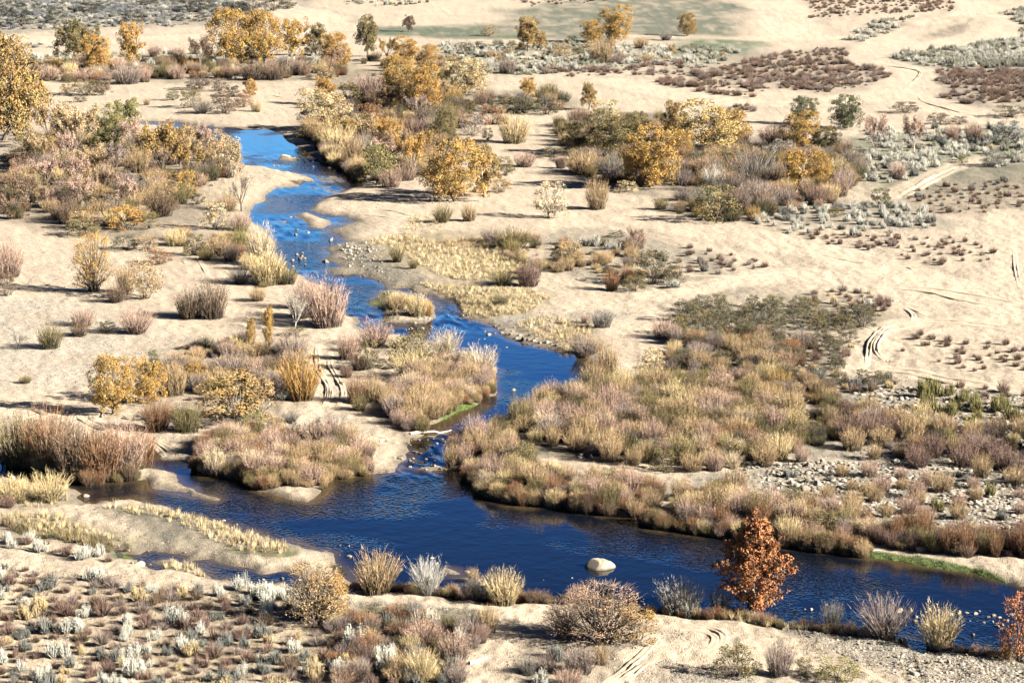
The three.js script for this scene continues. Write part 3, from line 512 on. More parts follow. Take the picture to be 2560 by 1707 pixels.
P('W', 'dgold', 'B', 320, 420, 150, 150, 'low brown-gold thinning tree beside the wispy olive one');
P('D', 'orange', 'B', 455, 420, 190, 165, 'dark orange cottonwood with two lobes, uppermost of the central grove', { variant: 1 });
P('D', 'orange', 'B', 612, 440, 155, 130, 'small flat orange-brown cottonwood on the edge of the central grove', { variant: 0 });
P('D', 'gold', 'B', 400, 620, 250, 230, 'gold-orange cottonwood in the middle of the central grove');
P('D', 'dgold', 'B', 600, 640, 200, 220, 'golden-brown cottonwood in the middle of the central grove', { variant: 0 });
P('D', 'dgold', 'B', 410, 745, 250, 310, 'tall olive-gold cottonwood at the front of the central grove', { variant: 1 });
P('D', 'orange', 'B', 580, 770, 250, 310, 'tall orange-brown cottonwood at the front of the central grove', { variant: 1 });
P('D', 'pale', 'B', 860, 640, 330, 225, 'pale tan spreading cottonwood at the sandy side of the central grove', { variant: 0 });
P('L', 'olive', 'B', 65, 745, 180, 180, 'grey-green rounded bush in front of a dark red thicket');
P('S', 'red', 'B', 190, 670, 240, 145, 'dark red thicket left of the central grove');
P('D', 'pale', 'A', 2200, 890, 370, 270, 'broad golden-tan cottonwood overhanging the upper pool', { variant: 1 });
P('T', 'orange', 'A', 2220, 720, 170, 180, 'orange-topped tree behind the golden-tan cottonwood at the upper pool');
// far field trees
P('T', 'brown', 'B', 470, 215, 100, 105, 'small lone brown tree at the edge of the far green field');
P('L', 'tan', 'B', 1020, 250, 115, 75, 'lone tan bush on the far pale grass');
P('T', 'dgold', 'B', 1285, 350, 170, 225, 'tiered yellow-olive tree on the far pale grass');
P('T', 'dgold', 'B', 1370, 340, 110, 120, 'small yellow-olive tree touching the tiered one');
P('D', 'gold', 'B', 1720, 300, 160, 155, 'smaller gold cottonwood beside the big one on the far field', { variant: 0 });
P('D', 'gold', 'B', 1885, 290, 255, 240, 'big round gold cottonwood standing on the far green field', { variant: 1 });
P('D', 'dgold', 'C', 50, 245, 140, 150, 'lone dark gold cottonwood on the far green field', { variant: 0 });
P('S', 'tan', 'B', 1790, 425, 170, 140, 'tan twiggy shrub below the big gold cottonwood of the far field');
P('L', 'tan', 'B', 1520, 380, 160, 80, 'wide pale tan bush near the tiered yellow-olive tree');
P('L', 'tan', 'B', 1740, 350, 190, 65, 'flat tan bush just below the far gold cottonwood pair');
P('S', 'mauve', 'B', 1890, 440, 100, 75, 'mauve shrub beside the tan twiggy one on the far grass');
P('S', 'mauve', 'B', 1145, 500, 130, 100, 'purple-brown shrub at the far edge of the pale grass');
P('L', 'dolive', 'B', 840, 370, 70, 60, 'small dark bush near the edge of the far pale grass');
P('J', 'dolive', 'B', 1580, 300, 90, 50, 'small dark bush in front of the far gold cottonwoods');
P('S', 'grey', 'B', 2230, 275, 90, 60, 'grey twiggy shrub near the lone dark gold cottonwood');
P('S', 'tan', 'B', 2060, 330, 110, 75, 'tan shrub between the far gold trees and the green strip');
P('S', 'tan', 'B', 2110, 430, 90, 70, 'brown tan shrub at the end of the far pale grass');
P('T', 'gold', 'B', 1285, 670, 120, 135, 'small yellow tree behind a dark olive hedgerow');
P('T', 'dgold', 'B', 1700, 750, 120, 175, 'slim yellow-olive tree at the end of the dark hedgerow');
for (const [x, y, w, h, t] of [[780, 755, 210, 95, 'first part nearest the central grove'], [900, 760, 150, 80, 'second part, low'], [1130, 765, 150, 115, 'third part, under the small yellow tree'], [1250, 770, 170, 105, 'fourth part, tallest'], [1410, 780, 200, 105, 'last part, by the slim yellow-olive tree']]) P('L', 'dolive', 'B', x, y, w, h, `dark olive hedgerow bush, ${t}`, { group: 'hedgerow bushes behind the central sand' });
// bushes of the upper sandbank
P('L', 'olive', 'A', 590, 650, 220, 100, 'low olive bush on the upper sandbank, widest of a green pair');
P('L', 'brown', 'A', 700, 650, 140, 125, 'grey-brown bush on the upper sandbank beside the widest olive bush');
P('L', 'dgold', 'A', 450, 640, 100, 65, 'small olive-gold bush at the end of the upper sandbank row');
P('J', 'dolive', 'A', 545, 695, 85, 40, 'tiny dark green bush alone on the upper sandbank');
P('L', 'dbrown', 'A', 1370, 610, 200, 105, 'dark red-brown bush at the top of the sandbank cluster');
P('L', 'brown', 'A', 1500, 620, 130, 85, 'brown bush behind the dark dome of the sandbank cluster');
P('L', 'dbrown', 'A', 1590, 660, 110, 75, 'small dark bush next to an orange sapling on the sandbank');
P('J', 'brown', 'A', 1535, 772, 195, 145, 'dark brown dome-shaped bush in the sandbank cluster', { variant: 0 });
P('L', 'rust', 'A', 1665, 730, 130, 90, 'orange-red bush beside the dark brown dome');
P('T', 'orange', 'A', 1710, 660, 105, 115, 'small orange tree on the upper sandbank');
P('L', 'olive', 'A', 1310, 735, 170, 125, 'olive-tan bush in the sandbank cluster');
P('L', 'green', 'A', 1178, 685, 95, 75, 'small green-grey bush at the edge of the sandbank cluster');
P('F', 'grey', 'A', 1375, 775, 160, 95, 'grey twiggy bush against the dark brown dome');
P('S', 'pale', 'A', 1750, 765, 85, 85, 'pale straw shrub beside the orange-red bush');
P('S', 'tan', 'A', 1000, 718, 50, 45, 'small tan shrub alone on the upper sand');
// pink and brown row along the far bank
[['S', 'pink', 330, 550, 150, 100], ['S', 'pink', 560, 552, 200, 80], ['L', 'olive', 470, 565, 90, 62], ['S', 'mauve', 870, 572, 200, 120], ['S', 'pink', 985, 560, 110, 115], ['S', 'green', 1100, 515, 160, 70], ['S', 'pink', 1205, 540, 130, 95], ['S', 'red', 1340, 505, 90, 70], ['S', 'tan', 1500, 532, 120, 70], ['S', 'brown', 1730, 545, 190, 125], ['S', 'brown', 1870, 545, 180, 115], ['S', 'mauve', 2035, 510, 120, 105], ['L', 'tan', 2220, 545, 160, 85], ['S', 'pink', 1060, 385, 100, 80], ['S', 'pink', 1210, 372, 120, 55], ['W', 'pink', 2300, 475, 120, 140]].forEach((a, i, l) => P(a[0], a[1], 'A', a[2], a[3], a[4], a[5], { pink: 'rosy', mauve: 'mauve', olive: 'olive', green: 'green', red: 'reddish', tan: 'tan', brown: 'dark brown' }[a[1]] + ` ${a[0] === 'L' ? 'bush' : 'shrub'} ${i < 13 ? 'in the far sandbank row' : 'behind the far sandbank row'}, ${['outermost by the big cottonwood', 'below the bright orange-gold tree', 'low under the rosy ones', 'widest of the rosy stretch', 'upright, in mid row', 'broad and green', 'last rosy one before the shade', 'alone in the tree shade', 'in front of the shade', 'under the great cottonwood', 'second under the great cottonwood', 'below the forked gold tree', 'at the sand road end', 'near the slender orange tree', 'low and wide in pale grass', 'under an orange-gold tree'][i]}`));
// thickets on the left of the upper river
P('W', 'tan', 'A', 530, 1110, 330, 380, 'tan thinning tree with bare dark stems in the left thicket', { variant: 1 });
P('D', 'ygreen', 'A', 730, 1060, 270, 330, 'yellow-green leafy tree standing out in the left thicket', { variant: 1 });
P('T', 'ygreen', 'A', 870, 960, 200, 270, 'taller yellow-green treetop at the back of the left thicket');
P('W', 'dgold', 'A', 1110, 1250, 330, 390, 'golden tan tree with twisted dark trunk in the left thicket', { bark: 'darkbark' });
P('W', 'tan', 'A', 1230, 1140, 260, 280, 'tan open-crowned tree behind the twisted dark trunk');
P('L', 'olive', 'A', 190, 1140, 240, 205, 'olive-brown bush at the near end of the left thicket');
P('W', 'pink', 'A', 520, 1310, 210, 240, 'rosy grey twiggy tree in front of the tan thinning tree');
P('L', 'dgold', 'A', 640, 1180, 130, 90, 'small gold bush at the foot of the yellow-green tree');
P('L', 'brown', 'A', 90, 1490, 250, 290, 'big orange-brown bush at the photo edge below the left thicket');
P('L', 'tan', 'A', 210, 1330, 170, 130, 'tan-orange bush above the big orange-brown one');
P('L', 'brown', 'A', 335, 1400, 210, 160, 'round brown bush beside the big orange-brown one');
P('S', 'mauve', 'A', 840, 1310, 190, 130, 'mauve shrub in the middle of the left thicket');
P('N', 'grey', 'A', 980, 1405, 190, 200, 'bare grey shrub in the front of the left thicket', { bark: 'bark' });
P('L', 'brown', 'A', 700, 1430, 230, 110, 'brown bush above a bright orange one');
P('L', 'gold', 'A', 1275, 1330, 150, 160, 'golden bush in front of the tan open-crowned tree');
P('L', 'dgold', 'A', 1140, 1330, 110, 90, 'rust-gold bush near the twisted dark trunk');
P('J', 'dolive', 'A', 1350, 1395, 100, 70, 'dark low bush in the left thicket shade');
P('L', 'tan', 'A', 1570, 1215, 190, 270, 'tan bush at the upstream end of the left sandbar');
P('L', 'tan', 'A', 1470, 1060, 220, 170, 'olive-tan bush along the upper pool');
P('S', 'pale', 'A', 1590, 1080, 120, 120, 'pale straw shrub overhanging the upper pool');
P('N', 'darkbark', 'A', 1650, 1445, 180, 240, 'dark bare tree on the left sandbar', { variant: 0 });
P('W', 'pink', 'A', 1390, 1080, 130, 210, 'pale pink thin tree before the upper pool');
P('S', 'tan', 'A', 1560, 1440, 130, 110, 'tan shrub behind the dark bare sandbar tree');
P('L', 'pale', 'A', 1465, 1565, 200, 180, 'pale yellow-green bush beside the river above the rapids');
P('L', 'orange', 'A', 860, 1570, 260, 160, 'bright orange leafy bush in the left thicket front');
P('L', 'tan', 'A', 560, 1565, 230, 115, 'olive-tan bush next to the bright orange one');
P('S', 'pink', 'A', 1640, 1575, 150, 110, 'pink shrub overhanging the river above the rapids');
P('L', 'olive', 'A', 1020, 1560, 130, 110, 'olive bush at the side of the bright orange one');
P('L', 'brown', 'A', 1180, 1440, 110, 70, 'brown low bush in the left thicket front');
P('R', 'white', 'A', 600, 1440, 100, 60, 'white sage clump in the left thicket shade');
P('J', 'dolive', 'A', 730, 1420, 120, 70, 'dark bush beside the white sage clump');
P('L', 'dgold', 'A', 300, 1080, 220, 170, 'gold-brown bush in the back of the left thicket');
P('S', 'tan', 'A', 680, 1280, 200, 150, 'tan shrub between the yellow-green tree and the mauve shrub');
P('S', 'pink', 'A', 130, 1250, 150, 120, 'pinkish shrub at the near end of the left thicket');
P('L', 'tan', 'A', 1330, 1040, 150, 110, 'tan bush at the back of the left thicket by the pool');
P('S', 'tan', 'A', 950, 1180, 160, 170, 'tan-brown shrub behind the twisted dark trunk');
P('S', 'brown', 'A', 430, 1500, 180, 110, 'brown shrub in front of the round brown bush');
[['tan', 330, 1010, 240, 300], ['pink', 440, 1180, 220, 260], ['tan', 620, 1230, 230, 230], ['mauve', 780, 1200, 200, 210], ['pink', 900, 1060, 220, 240], ['tan', 1010, 1130, 230, 260], ['dgold', 1290, 1230, 190, 230], ['tan', 1420, 1180, 200, 210], ['pink', 320, 1280, 200, 190], ['brown', 700, 1360, 200, 190], ['tan', 1110, 1440, 180, 190], ['pink', 870, 1420, 190, 200], ['dgold', 1180, 1080, 210, 230], ['brown', 180, 1420, 220, 210], ['tan', 250, 1160, 200, 240], ['pink', 560, 1420, 210, 200]].forEach((a, i) => P('W', a[0], 'A', a[1], a[2], a[3], a[4], `${{ tan: 'tan', pink: 'rosy grey', mauve: 'mauve', dgold: 'gold-brown', brown: 'brown' }[a[0]]} half-bare tree in the left thicket, ${['at its back end near the sand', 'just left of the bare dark stems', 'under the yellow-green tree', 'in its centre', 'behind its centre', 'behind the twisted trunk', 'sunny side of the twisted trunk', 'nearest the sandbar bushes', 'above the round brown bush', 'below its centre', 'before the twisted trunk', 'in its front centre', 'behind the golden tan tree', 'over the big orange-brown bush', 'near the olive-brown bush', 'above the bright orange bush'][i]}`));
[['dgold', 40, 1040, 200, 230], ['tan', 160, 990, 190, 200], ['orange', 330, 1020, 180, 200], ['tan', 420, 1120, 200, 230], ['pink', 300, 1140, 190, 200], ['dgold', 600, 1100, 190, 200], ['tan', 440, 760, 170, 170], ['brown', 320, 760, 160, 150], ['tan', 700, 700, 170, 150]].forEach((a, i) => P('W', a[0], 'B', a[1], a[2], a[3], a[4], `${{ tan: 'tan', pink: 'rosy', orange: 'orange', dgold: 'gold-brown', brown: 'brown' }[a[0]]} thinning tree on the wooded right bank, ${['over the shaded pool corner', 'behind the straw fan shrub', 'beside the small orange bush', 'before the pink-red shrub', 'above the big tan-green bush', 'behind the orange-tan thinning tree', 'at the foot of the central grove', 'in the shade of the central grove', 'below the pale tan cottonwood'][i]}`));
// bushes between the upper pool and the central sand
P('L', 'rust', 'B', 210, 855, 210, 140, 'orange-brown bush below the central grove');
P('S', 'red', 'B', 510, 980, 180, 190, 'pink-red shrub below the central grove');
P('N', 'darkbark', 'B', 390, 860, 110, 100, 'black dead shrub below the central grove', { variant: 1 });
P('W', 'mauve', 'B', 520, 830, 190, 170, 'mauve twiggy tree just in front of the central grove');
P('D', 'olive', 'B', 720, 975, 200, 220, 'olive-gold leafy tree at the edge of the central sand', { variant: 0 });
P('L', 'dolive', 'B', 590, 950, 120, 110, 'dark olive bush behind the pink-red shrub');
P('L', 'mauve', 'B', 900, 930, 190, 150, 'grey-mauve bush beside the olive-gold leafy tree');
P('L', 'brown', 'B', 1010, 960, 80, 85, 'small round brown bush on the central sand');
P('L', 'rust', 'B', 1030, 850, 180, 125, 'rust bush on the central sand under the hedgerow');
P('S', 'tan', 'B', 1110, 850, 110, 80, 'tan shrub touching the rust bush on the central sand');
P('S', 'pale', 'B', 1195, 980, 210, 190, 'pale tan open shrub alone on the central sand');
P('L', 'dgold', 'B', 220, 980, 230, 150, 'gold bush on the wooded bank of the upper river');
P('L', 'olive', 'B', 120, 900, 160, 120, 'olive-grey bush on the wooded bank below the golden-tan cottonwood');
P('L', 'orange', 'B', 270, 920, 120, 110, 'orange bush on the wooded bank of the upper river');
P('F', 'tan', 'B', 90, 1160, 200, 230, 'tan fan of stems leaning over the shaded river');
P('F', 'straw', 'A', 2310, 1060, 260, 200, 'straw fan shrub at the shaded edge of the upper pool');
P('L', 'dolive', 'A', 2110, 960, 200, 110, 'dark low bush at the shaded corner of the upper pool');
P('L', 'ygreen', 'B', 260, 1260, 270, 270, 'big tan-green bush above the river bend shadow', { variant: 1 });
P('S', 'pink', 'B', 345, 1280, 170, 135, 'rosy shrub at the foot of the big tan-green bush');
P('W', 'orange', 'B', 500, 1230, 230, 310, 'orange-tan thinning tree beside the big tan-green bush');
P('S', 'grey', 'B', 170, 1080, 160, 160, 'grey twiggy shrub on the wooded bank');
P('D', 'gold', 'B', 790, 1375, 440, 400, 'big dark gold leafy tree on the central sand, largest of its group', { variant: 0 });
P('T', 'dgold', 'B', 990, 1340, 250, 340, 'gold-brown tree on the sunny side of the big dark gold one', { variant: 2, bark: 'palebark' });
P('L', 'brown', 'B', 660, 1330, 170, 190, 'brown bush on the shaded side of the big dark gold tree');
P('L', 'dgold', 'B', 1100, 1315, 150, 95, 'low gold bush at the foot of the gold-brown tree');
P('L', 'olive', 'B', 1130, 1200, 130, 130, 'olive bush behind the gold-brown tree');
P('S', 'pink', 'B', 1260, 1140, 160, 105, 'rosy low shrub on the central sand');
P('L', 'dolive', 'B', 1450, 1075, 180, 70, 'dark flat bush at the edge of the middle thicket');
P('L', 'cream', 'B', 1440, 1490, 240, 245, 'cream-yellow bush on the central sand');
P('S', 'tan', 'B', 1755, 1430, 160, 205, 'tan-pink upright shrub beside long dark shadows');
P('S', 'olive', 'B', 700, 1520, 140, 120, 'olive shrub below the big dark gold tree');
P('S', 'tan', 'B', 880, 1510, 110, 115, 'tan shrub below the gold-brown tree');
P('S', 'olive', 'B', 2195, 1430, 110, 85, 'olive shrub on the sand under the middle thicket');
P('S', 'tan', 'B', 2330, 1450, 90, 80, 'tan shrub on the sand at the corner of the middle thicket');
// middle thicket
P('S', 'brown', 'B', 1615, 875, 130, 140, 'brown shrub at the back of the middle thicket');
P('L', 'pale', 'B', 1820, 870, 240, 180, 'pale straw bush at the back of the middle thicket');
P('D', 'olive', 'B', 1600, 1050, 180, 210, 'olive tree at the shaded end of the middle thicket', { variant: 0 });
P('D', 'olive', 'B', 1830, 1060, 340, 290, 'big olive tree in the middle thicket', { variant: 1 });
P('D', 'olive', 'B', 2010, 1020, 260, 240, 'dark olive tree at the back of the middle thicket', { variant: 0 });
P('D', 'gold', 'B', 2130, 1280, 400, 410, 'largest gold-olive tree of the middle thicket', { variant: 1 });
P('W', 'gold', 'B', 2020, 1290, 230, 280, 'gold streaky tree in front of the largest middle thicket tree');
P('F', 'grey', 'B', 1860, 1230, 220, 190, 'grey twiggy bush in the front of the middle thicket');
P('S', 'tan', 'B', 1660, 1190, 230, 155, 'tan-mauve shrub in the front of the middle thicket');
P('S', 'red', 'B', 1510, 1150, 80, 90, 'small red shrub at the corner of the middle thicket');
P('T', 'dgold', 'B', 2280, 930, 170, 230, 'gold tree behind the pale gold dome');
P('D', 'gold', 'B', 2330, 1100, 200, 200, 'gold-green tree between the middle thicket and the pale dome', { variant: 0 });
P('L', 'straw', 'B', 1960, 1310, 160, 70, 'straw low bush at the foot of the gold streaky tree');
P('D', 'honey', 'C', 190, 1035, 440, 330, 'big pale gold dome-shaped cottonwood', { variant: 1 });
P('D', 'gold', 'C', 370, 1010, 230, 250, 'bright gold side of the big pale dome-shaped cottonwood', { variant: 0 });
P('D', 'green', 'C', 850, 850, 200, 180, 'pale green tree behind an olive-gold one on the right flat', { variant: 0 });
P('D', 'green', 'C', 1140, 880, 230, 225, 'green round-topped tree standing by the sand wash', { variant: 1 });
P('D', 'gold', 'C', 830, 1040, 270, 265, 'olive-gold leafy tree on the right flat', { variant: 1 });
P('D', 'olive', 'C', 1000, 1050, 190, 180, 'olive tree on the sunny side of the olive-gold one', { variant: 0 });
P('W', 'pink', 'C', 1340, 1065, 170, 270, 'tall rosy bare tree on the right flat', { variant: 2 });
P('W', 'pink', 'C', 1600, 1045, 180, 240, 'round rosy tree with pale trunk on the right flat', { bark: 'palebark', variant: 0 });
P('S', 'pink', 'C', 1865, 965, 100, 115, 'rosy shrub next to the round rosy tree');
P('S', 'pink', 'C', 2010, 965, 120, 120, 'rosy shrub in the pale grass near the sage mound');
P('L', 'sage', 'C', 2240, 975, 240, 140, 'big grey-green bush at the far right edge of the flat');
P('L', 'dbrown', 'C', 1770, 850, 160, 75, 'dark brown low bush beside the sand wash bend');
P('L', 'dbrown', 'C', 1910, 850, 120, 55, 'small dark brown bush beside the sand wash bend');
P('L', 'dbrown', 'C', 1540, 770, 210, 72, 'dark flat bush patch inside the sand wash');
P('L', 'dolive', 'C', 2260, 800, 260, 75, 'long dark brown bush at the right edge of the wash');
P('S', 'red', 'C', 630, 985, 180, 125, 'reddish shrub in shade by the bright gold cottonwood');
P('T', 'gold', 'C', 790, 1310, 190, 280, 'gold tree with pale twigs before the olive-gold one', { bark: 'palebark', variant: 2 });
P('D', 'gold', 'C', 950, 1255, 200, 215, 'gold tree on the sunny side of the right thicket', { variant: 0 });
P('L', 'olive', 'C', 250, 1510, 330, 240, 'large olive-tan bush at the near end of the right thicket');
P('F', 'grey', 'C', 500, 1260, 320, 240, 'wide grey twiggy bush in the right thicket', { variant: 0 });
P('L', 'olive', 'C', 360, 1180, 220, 150, 'olive bush at the back of the right thicket');
P('F', 'silver', 'C', 235, 1310, 170, 170, 'silver bare shrub in the right thicket', { bark: 'silver' });
P('S', 'mauve', 'C', 560, 1410, 220, 160, 'mauve shrub in front of the wide grey twiggy bush');
P('S', 'brown', 'C', 640, 1290, 180, 150, 'brown shrub in the heart of the right thicket');
P('J', 'green', 'C', 1370, 1420, 160, 125, 'bright green round bush before the silver sage', { variant: 0 });
P('S', 'red', 'C', 930, 1395, 140, 120, 'red-pink shrub in front of the right thicket');
P('S', 'pink', 'C', 1100, 1340, 140, 155, 'rosy shrub on the sunny side of the right thicket');
P('S', 'red', 'C', 755, 1370, 95, 80, 'small red shrub at the foot of the gold tree with pale twigs');
P('S', 'pink', 'C', 1490, 1225, 120, 120, 'pink shrub among the white sage of the right flat');
P('L', 'ygreen', 'C', 1930, 1112, 90, 55, 'small yellow-olive bush on the green right flat');
P('F', 'grey', 'C', 1180, 1150, 170, 130, 'grey shrub under the olive tree of the right flat');
P('L', 'grey', 'C', 700, 1090, 200, 130, 'grey bush between the reddish shrub and gold trees');
P('S', 'grey', 'C', 430, 1420, 160, 120, 'grey-brown shrub beside the large olive-tan bush');
P('L', 'olive', 'C', 1060, 1480, 130, 60, 'olive low bush among the silver sage');
P('L', 'sage', 'C', 2150, 1140, 190, 110, 'grey-green round bush on the right flat');
// left sand plain
P('S', 'pink', 'D', 55, 340, 200, 235, 'rosy-brown shrub cut by the photo edge on the left sand');
P('L', 'brown', 'D', 35, 470, 130, 160, 'brown bush below the rosy one at the photo edge');
P('B', 'gold', 'D', 640, 440, 280, 375, 'gold open-crowned tree on the left sand', { variant: 1, name: 'bushy_tree', category: 'tree' });
P('L', 'tan', 'D', 990, 490, 250, 260, 'tan bush beside the gold open-crowned tree');
P('S', 'tan', 'D', 860, 450, 150, 200, 'tan shrub between the gold tree and the tan bush');
P('S', 'brown', 'D', 790, 515, 125, 120, 'brown upright shrub in front of the gold open-crowned tree');
P('L', 'rust', 'D', 1085, 255, 190, 100, 'rust-red low bush behind the tan bush on the left sand');
P('L', 'olive', 'D', 1330, 195, 190, 140, 'olive-brown bush in shade below the left thicket');
P('S', 'tan', 'D', 1500, 200, 190, 150, 'tan-brown shrub on the bank above the tyre tracks');
P('S', 'ygreen', 'D', 1640, 170, 150, 170, 'yellow-olive shrub on the bank beside the rapids');
P('L', 'dolive', 'D', 850, 155, 210, 95, 'dark olive bush under the bright orange one');
P('L', 'tan', 'D', 1000, 165, 170, 110, 'tan bush next to the dark olive one below the left thicket');
P('S', 'straw', 'D', 1190, 130, 170, 120, 'straw-tan shrub below the left thicket');
P('L', 'olive', 'D', 560, 60, 240, 110, 'olive-brown bush at the shaded bottom of the left thicket');
P('S', 'olive', 'D', 1400, 230, 110, 80, 'small olive shrub at the tyre tracks below the thicket');
P('S', 'brown', 'D', 1450, 625, 230, 260, 'taller brown-olive shrub on the left sand, of a joined pair', { variant: 3 });
P('S', 'brown', 'D', 1300, 625, 200, 190, 'lower brown shrub on the left sand, of a joined pair');
P('S', 'pink', 'D', 565, 680, 170, 125, 'pink shrub on the pebbles of the left plain');
P('S', 'brown', 'D', 540, 745, 130, 90, 'rust-brown low shrub below a pink one on the pebbles');
P('F', 'pink', 'D', 930, 730, 260, 180, 'wide pink fan shrub on the left plain');
P('L', 'dolive', 'D', 730, 720, 150, 70, 'dark low shrub beside the wide pink fan shrub');
P('S', 'olive', 'D', 340, 825, 190, 165, 'olive-brown shrub on the pebble plain');
P('N', 'grey', 'D', 120, 840, 110, 115, 'small bare grey shrub on the pebble plain');
P('S', 'cream', 'D', 1790, 260, 190, 260, 'tall pale straw shrub on the bank at the rapids');
P('S', 'straw', 'D', 1830, 390, 250, 210, 'straw-olive shrub on the bank below the rapids');
P('S', 'olive', 'D', 1960, 390, 170, 130, 'olive shrub at the waterline below the rapids');
P('F', 'grey', 'D', 1640, 390, 180, 130, 'grey spreading shrub near the tyre tracks');
P('S', 'pink', 'D', 2100, 560, 170, 220, 'pink upright shrub at the river, paler of two');
P('S', 'pink', 'D', 2230, 680, 300, 320, 'large pink upright shrub at the river', { variant: 0 });
P('S', 'mauve', 'D', 2060, 620, 190, 190, 'mauve twiggy shrub behind the leaning bare tree');
P('N', 'palebark', 'D', 2010, 710, 160, 250, 'leaning bare tree with pale stem beside the pink shrubs', { variant: 1, bark: 'palebark' });
P('L', 'olive', 'D', 2020, 745, 180, 60, 'flat olive mat of foliage at the foot of the leaning tree');
P('S', 'tan', 'D', 1760, 505, 120, 90, 'tan low shrub in the shade line above the pale sand');
P('T', 'gold', 'D', 1838, 880, 80, 330, 'tall thin yellow sapling in the left plain thicket', { variant: 2 });
P('T', 'gold', 'D', 1715, 840, 70, 215, 'shorter thin yellow sapling in the left plain thicket', { variant: 2 });
P('S', 'mauve', 'D', 1980, 910, 240, 190, 'mauve-brown shrub behind the two thin saplings');
P('S', 'tan', 'D', 1740, 900, 190, 120, 'tan shrub at the foot of the two thin saplings');
P('D', 'gold', 'D', 770, 1275, 300, 380, 'brightest yellow bushy tree on the left plain', { variant: 0 });
P('D', 'gold', 'D', 1010, 1210, 240, 310, 'yellow bushy tree joined to the brightest one', { variant: 1 });
P('L', 'dolive', 'D', 640, 1140, 90, 120, 'dark bush on the shaded side of the brightest yellow tree');
P('L', 'green', 'D', 1050, 970, 90, 130, 'grey-green upright bush behind the yellow bushy trees');
P('S', 'mauve', 'D', 1190, 1000, 170, 140, 'mauve shrub behind the yellow bushy trees');
P('S', 'tan', 'D', 1180, 1150, 190, 210, 'tan-olive shrub between the yellow trees and a gold bush');
P('L', 'gold', 'D', 1340, 1060, 150, 130, 'small gold bush in the left plain thicket');
P('S', 'mauve', 'D', 1350, 1120, 140, 120, 'mauve shrub under the small gold bush');
P('S', 'pink', 'D', 1550, 900, 115, 125, 'upright pink shrub at the back of the left plain thicket');
P('F', 'mauve', 'D', 1590, 1040, 280, 190, 'wide mauve-grey bush in the left plain thicket');
P('S', 'pink', 'D', 1730, 1050, 160, 160, 'pale pink shrub next to the wide mauve-grey bush');
P('S', 'brown', 'D', 1880, 1040, 180, 150, 'grey-brown shrub behind the orange fan shrub');
P('S', 'orange', 'D', 2060, 1180, 280, 320, 'orange-tan upright shrub beside the tyre tracks');
P('S', 'ygreen', 'D', 1950, 1115, 90, 120, 'yellow-green clump at the foot of the orange-tan shrub');
P('L', 'dgold', 'D', 1610, 1345, 500, 340, 'largest dark gold bush of the left plain thicket', { variant: 1 });
P('L', 'tan', 'D', 1770, 1310, 240, 280, 'pale gold sunny side bush joined to the largest dark gold one');
P('L', 'ygreen', 'D', 1730, 1365, 190, 110, 'yellow-green low bush under the largest dark gold one');
P('S', 'rust', 'D', 1075, 1390, 220, 220, 'rust-brown upright shrub at the front of the left plain thicket');
P('S', 'olive', 'D', 1275, 1400, 210, 180, 'olive fan shrub beside the rust-brown one');
P('F', 'silver', 'D', 1930, 1185, 150, 80, 'silver dead shrub under the orange-tan one', { bark: 'silver' });
P('S', 'olive', 'D', 170, 1065, 90, 45, 'tiny olive shrub alone on the pebble plain');
P('F', 'grey', 'D', 1990, 1335, 130, 85, 'grey-olive low shrub on pebbles by the tyre tracks');
// right of the river, middle ground
P('S', 'red', 'E', 1290, 405, 170, 160, 'red-brown upright shrub at the end of the straw grass');
P('W', 'pink', 'E', 2010, 210, 120, 210, 'thin rosy tree with pale double stem on the middle flat', { bark: 'palebark' });
P('R', 'silver', 'E', 1710, 130, 150, 90, 'pale sage clump behind the middle flat bushes');
P('R', 'silver', 'E', 1860, 155, 120, 70, 'pale yellow-green clump beside the pale sage one', { bark: 'silver' });
P('J', 'dolive', 'E', 1890, 72, 105, 48, 'small dark bush behind the thin rosy tree');
P('L', 'tan', 'E', 1570, 250, 210, 150, 'tan-olive bush on the middle flat');
P('L', 'orange', 'E', 1560, 160, 120, 60, 'small orange bush behind the tan-olive one');
P('J', 'dolive', 'E', 1475, 225, 75, 60, 'black-green small bush beside the tan-olive one');
P('L', 'dolive', 'E', 2140, 390, 260, 220, 'dark olive bush, biggest of the middle flat group');
P('L', 'olive', 'E', 2010, 440, 180, 105, 'olive-brown bush in front of the biggest middle flat one');
P('L', 'dolive', 'E', 2290, 395, 140, 130, 'dark grey-olive bush at the sunny end of the middle flat group');
P('S', 'rust', 'E', 1860, 435, 130, 145, 'rust-olive upright shrub of the middle flat group');
P('R', 'white', 'E', 2285, 415, 110, 65, 'white round sage before the dark middle flat bushes');
P('S', 'tan', 'E', 1490, 310, 110, 80, 'tan shrub at the sandy end of the middle flat');
P('S', 'olive', 'E', 1180, 150, 230, 140, 'tan-olive shrub above the straw grass');
P('S', 'mauve', 'E', 1040, 110, 160, 110, 'mauve shrub at the top of the straw grass');
P('F', 'olive', 'E', 1110, 400, 220, 110, 'dark olive tussock shrub in the straw grass near the red-brown shrub');
P('F', 'olive', 'E', 390, 240, 120, 110, 'dark olive tussock at the gravel end of the straw grass');
P('F', 'olive', 'E', 500, 285, 90, 70, 'dark olive tussock below the first at the gravel end');
P('F', 'dolive', 'E', 1090, 540, 140, 80, 'dark tussock in the lower straw grass');
P('S', 'straw', 'E', 530, 610, 140, 150, 'straw-cream shrub on the river islet');
P('S', 'orange', 'E', 600, 610, 80, 120, 'small orange shrub at the tip of the river islet');
P('S', 'tan', 'E', 390, 560, 150, 100, 'tan shrub in the middle of the river islet');
P('S', 'straw', 'E', 460, 540, 120, 90, 'straw tuft at the back of the river islet');
P('S', 'grey', 'E', 1795, 690, 140, 115, 'grey open shrub on the sand above the river bend');
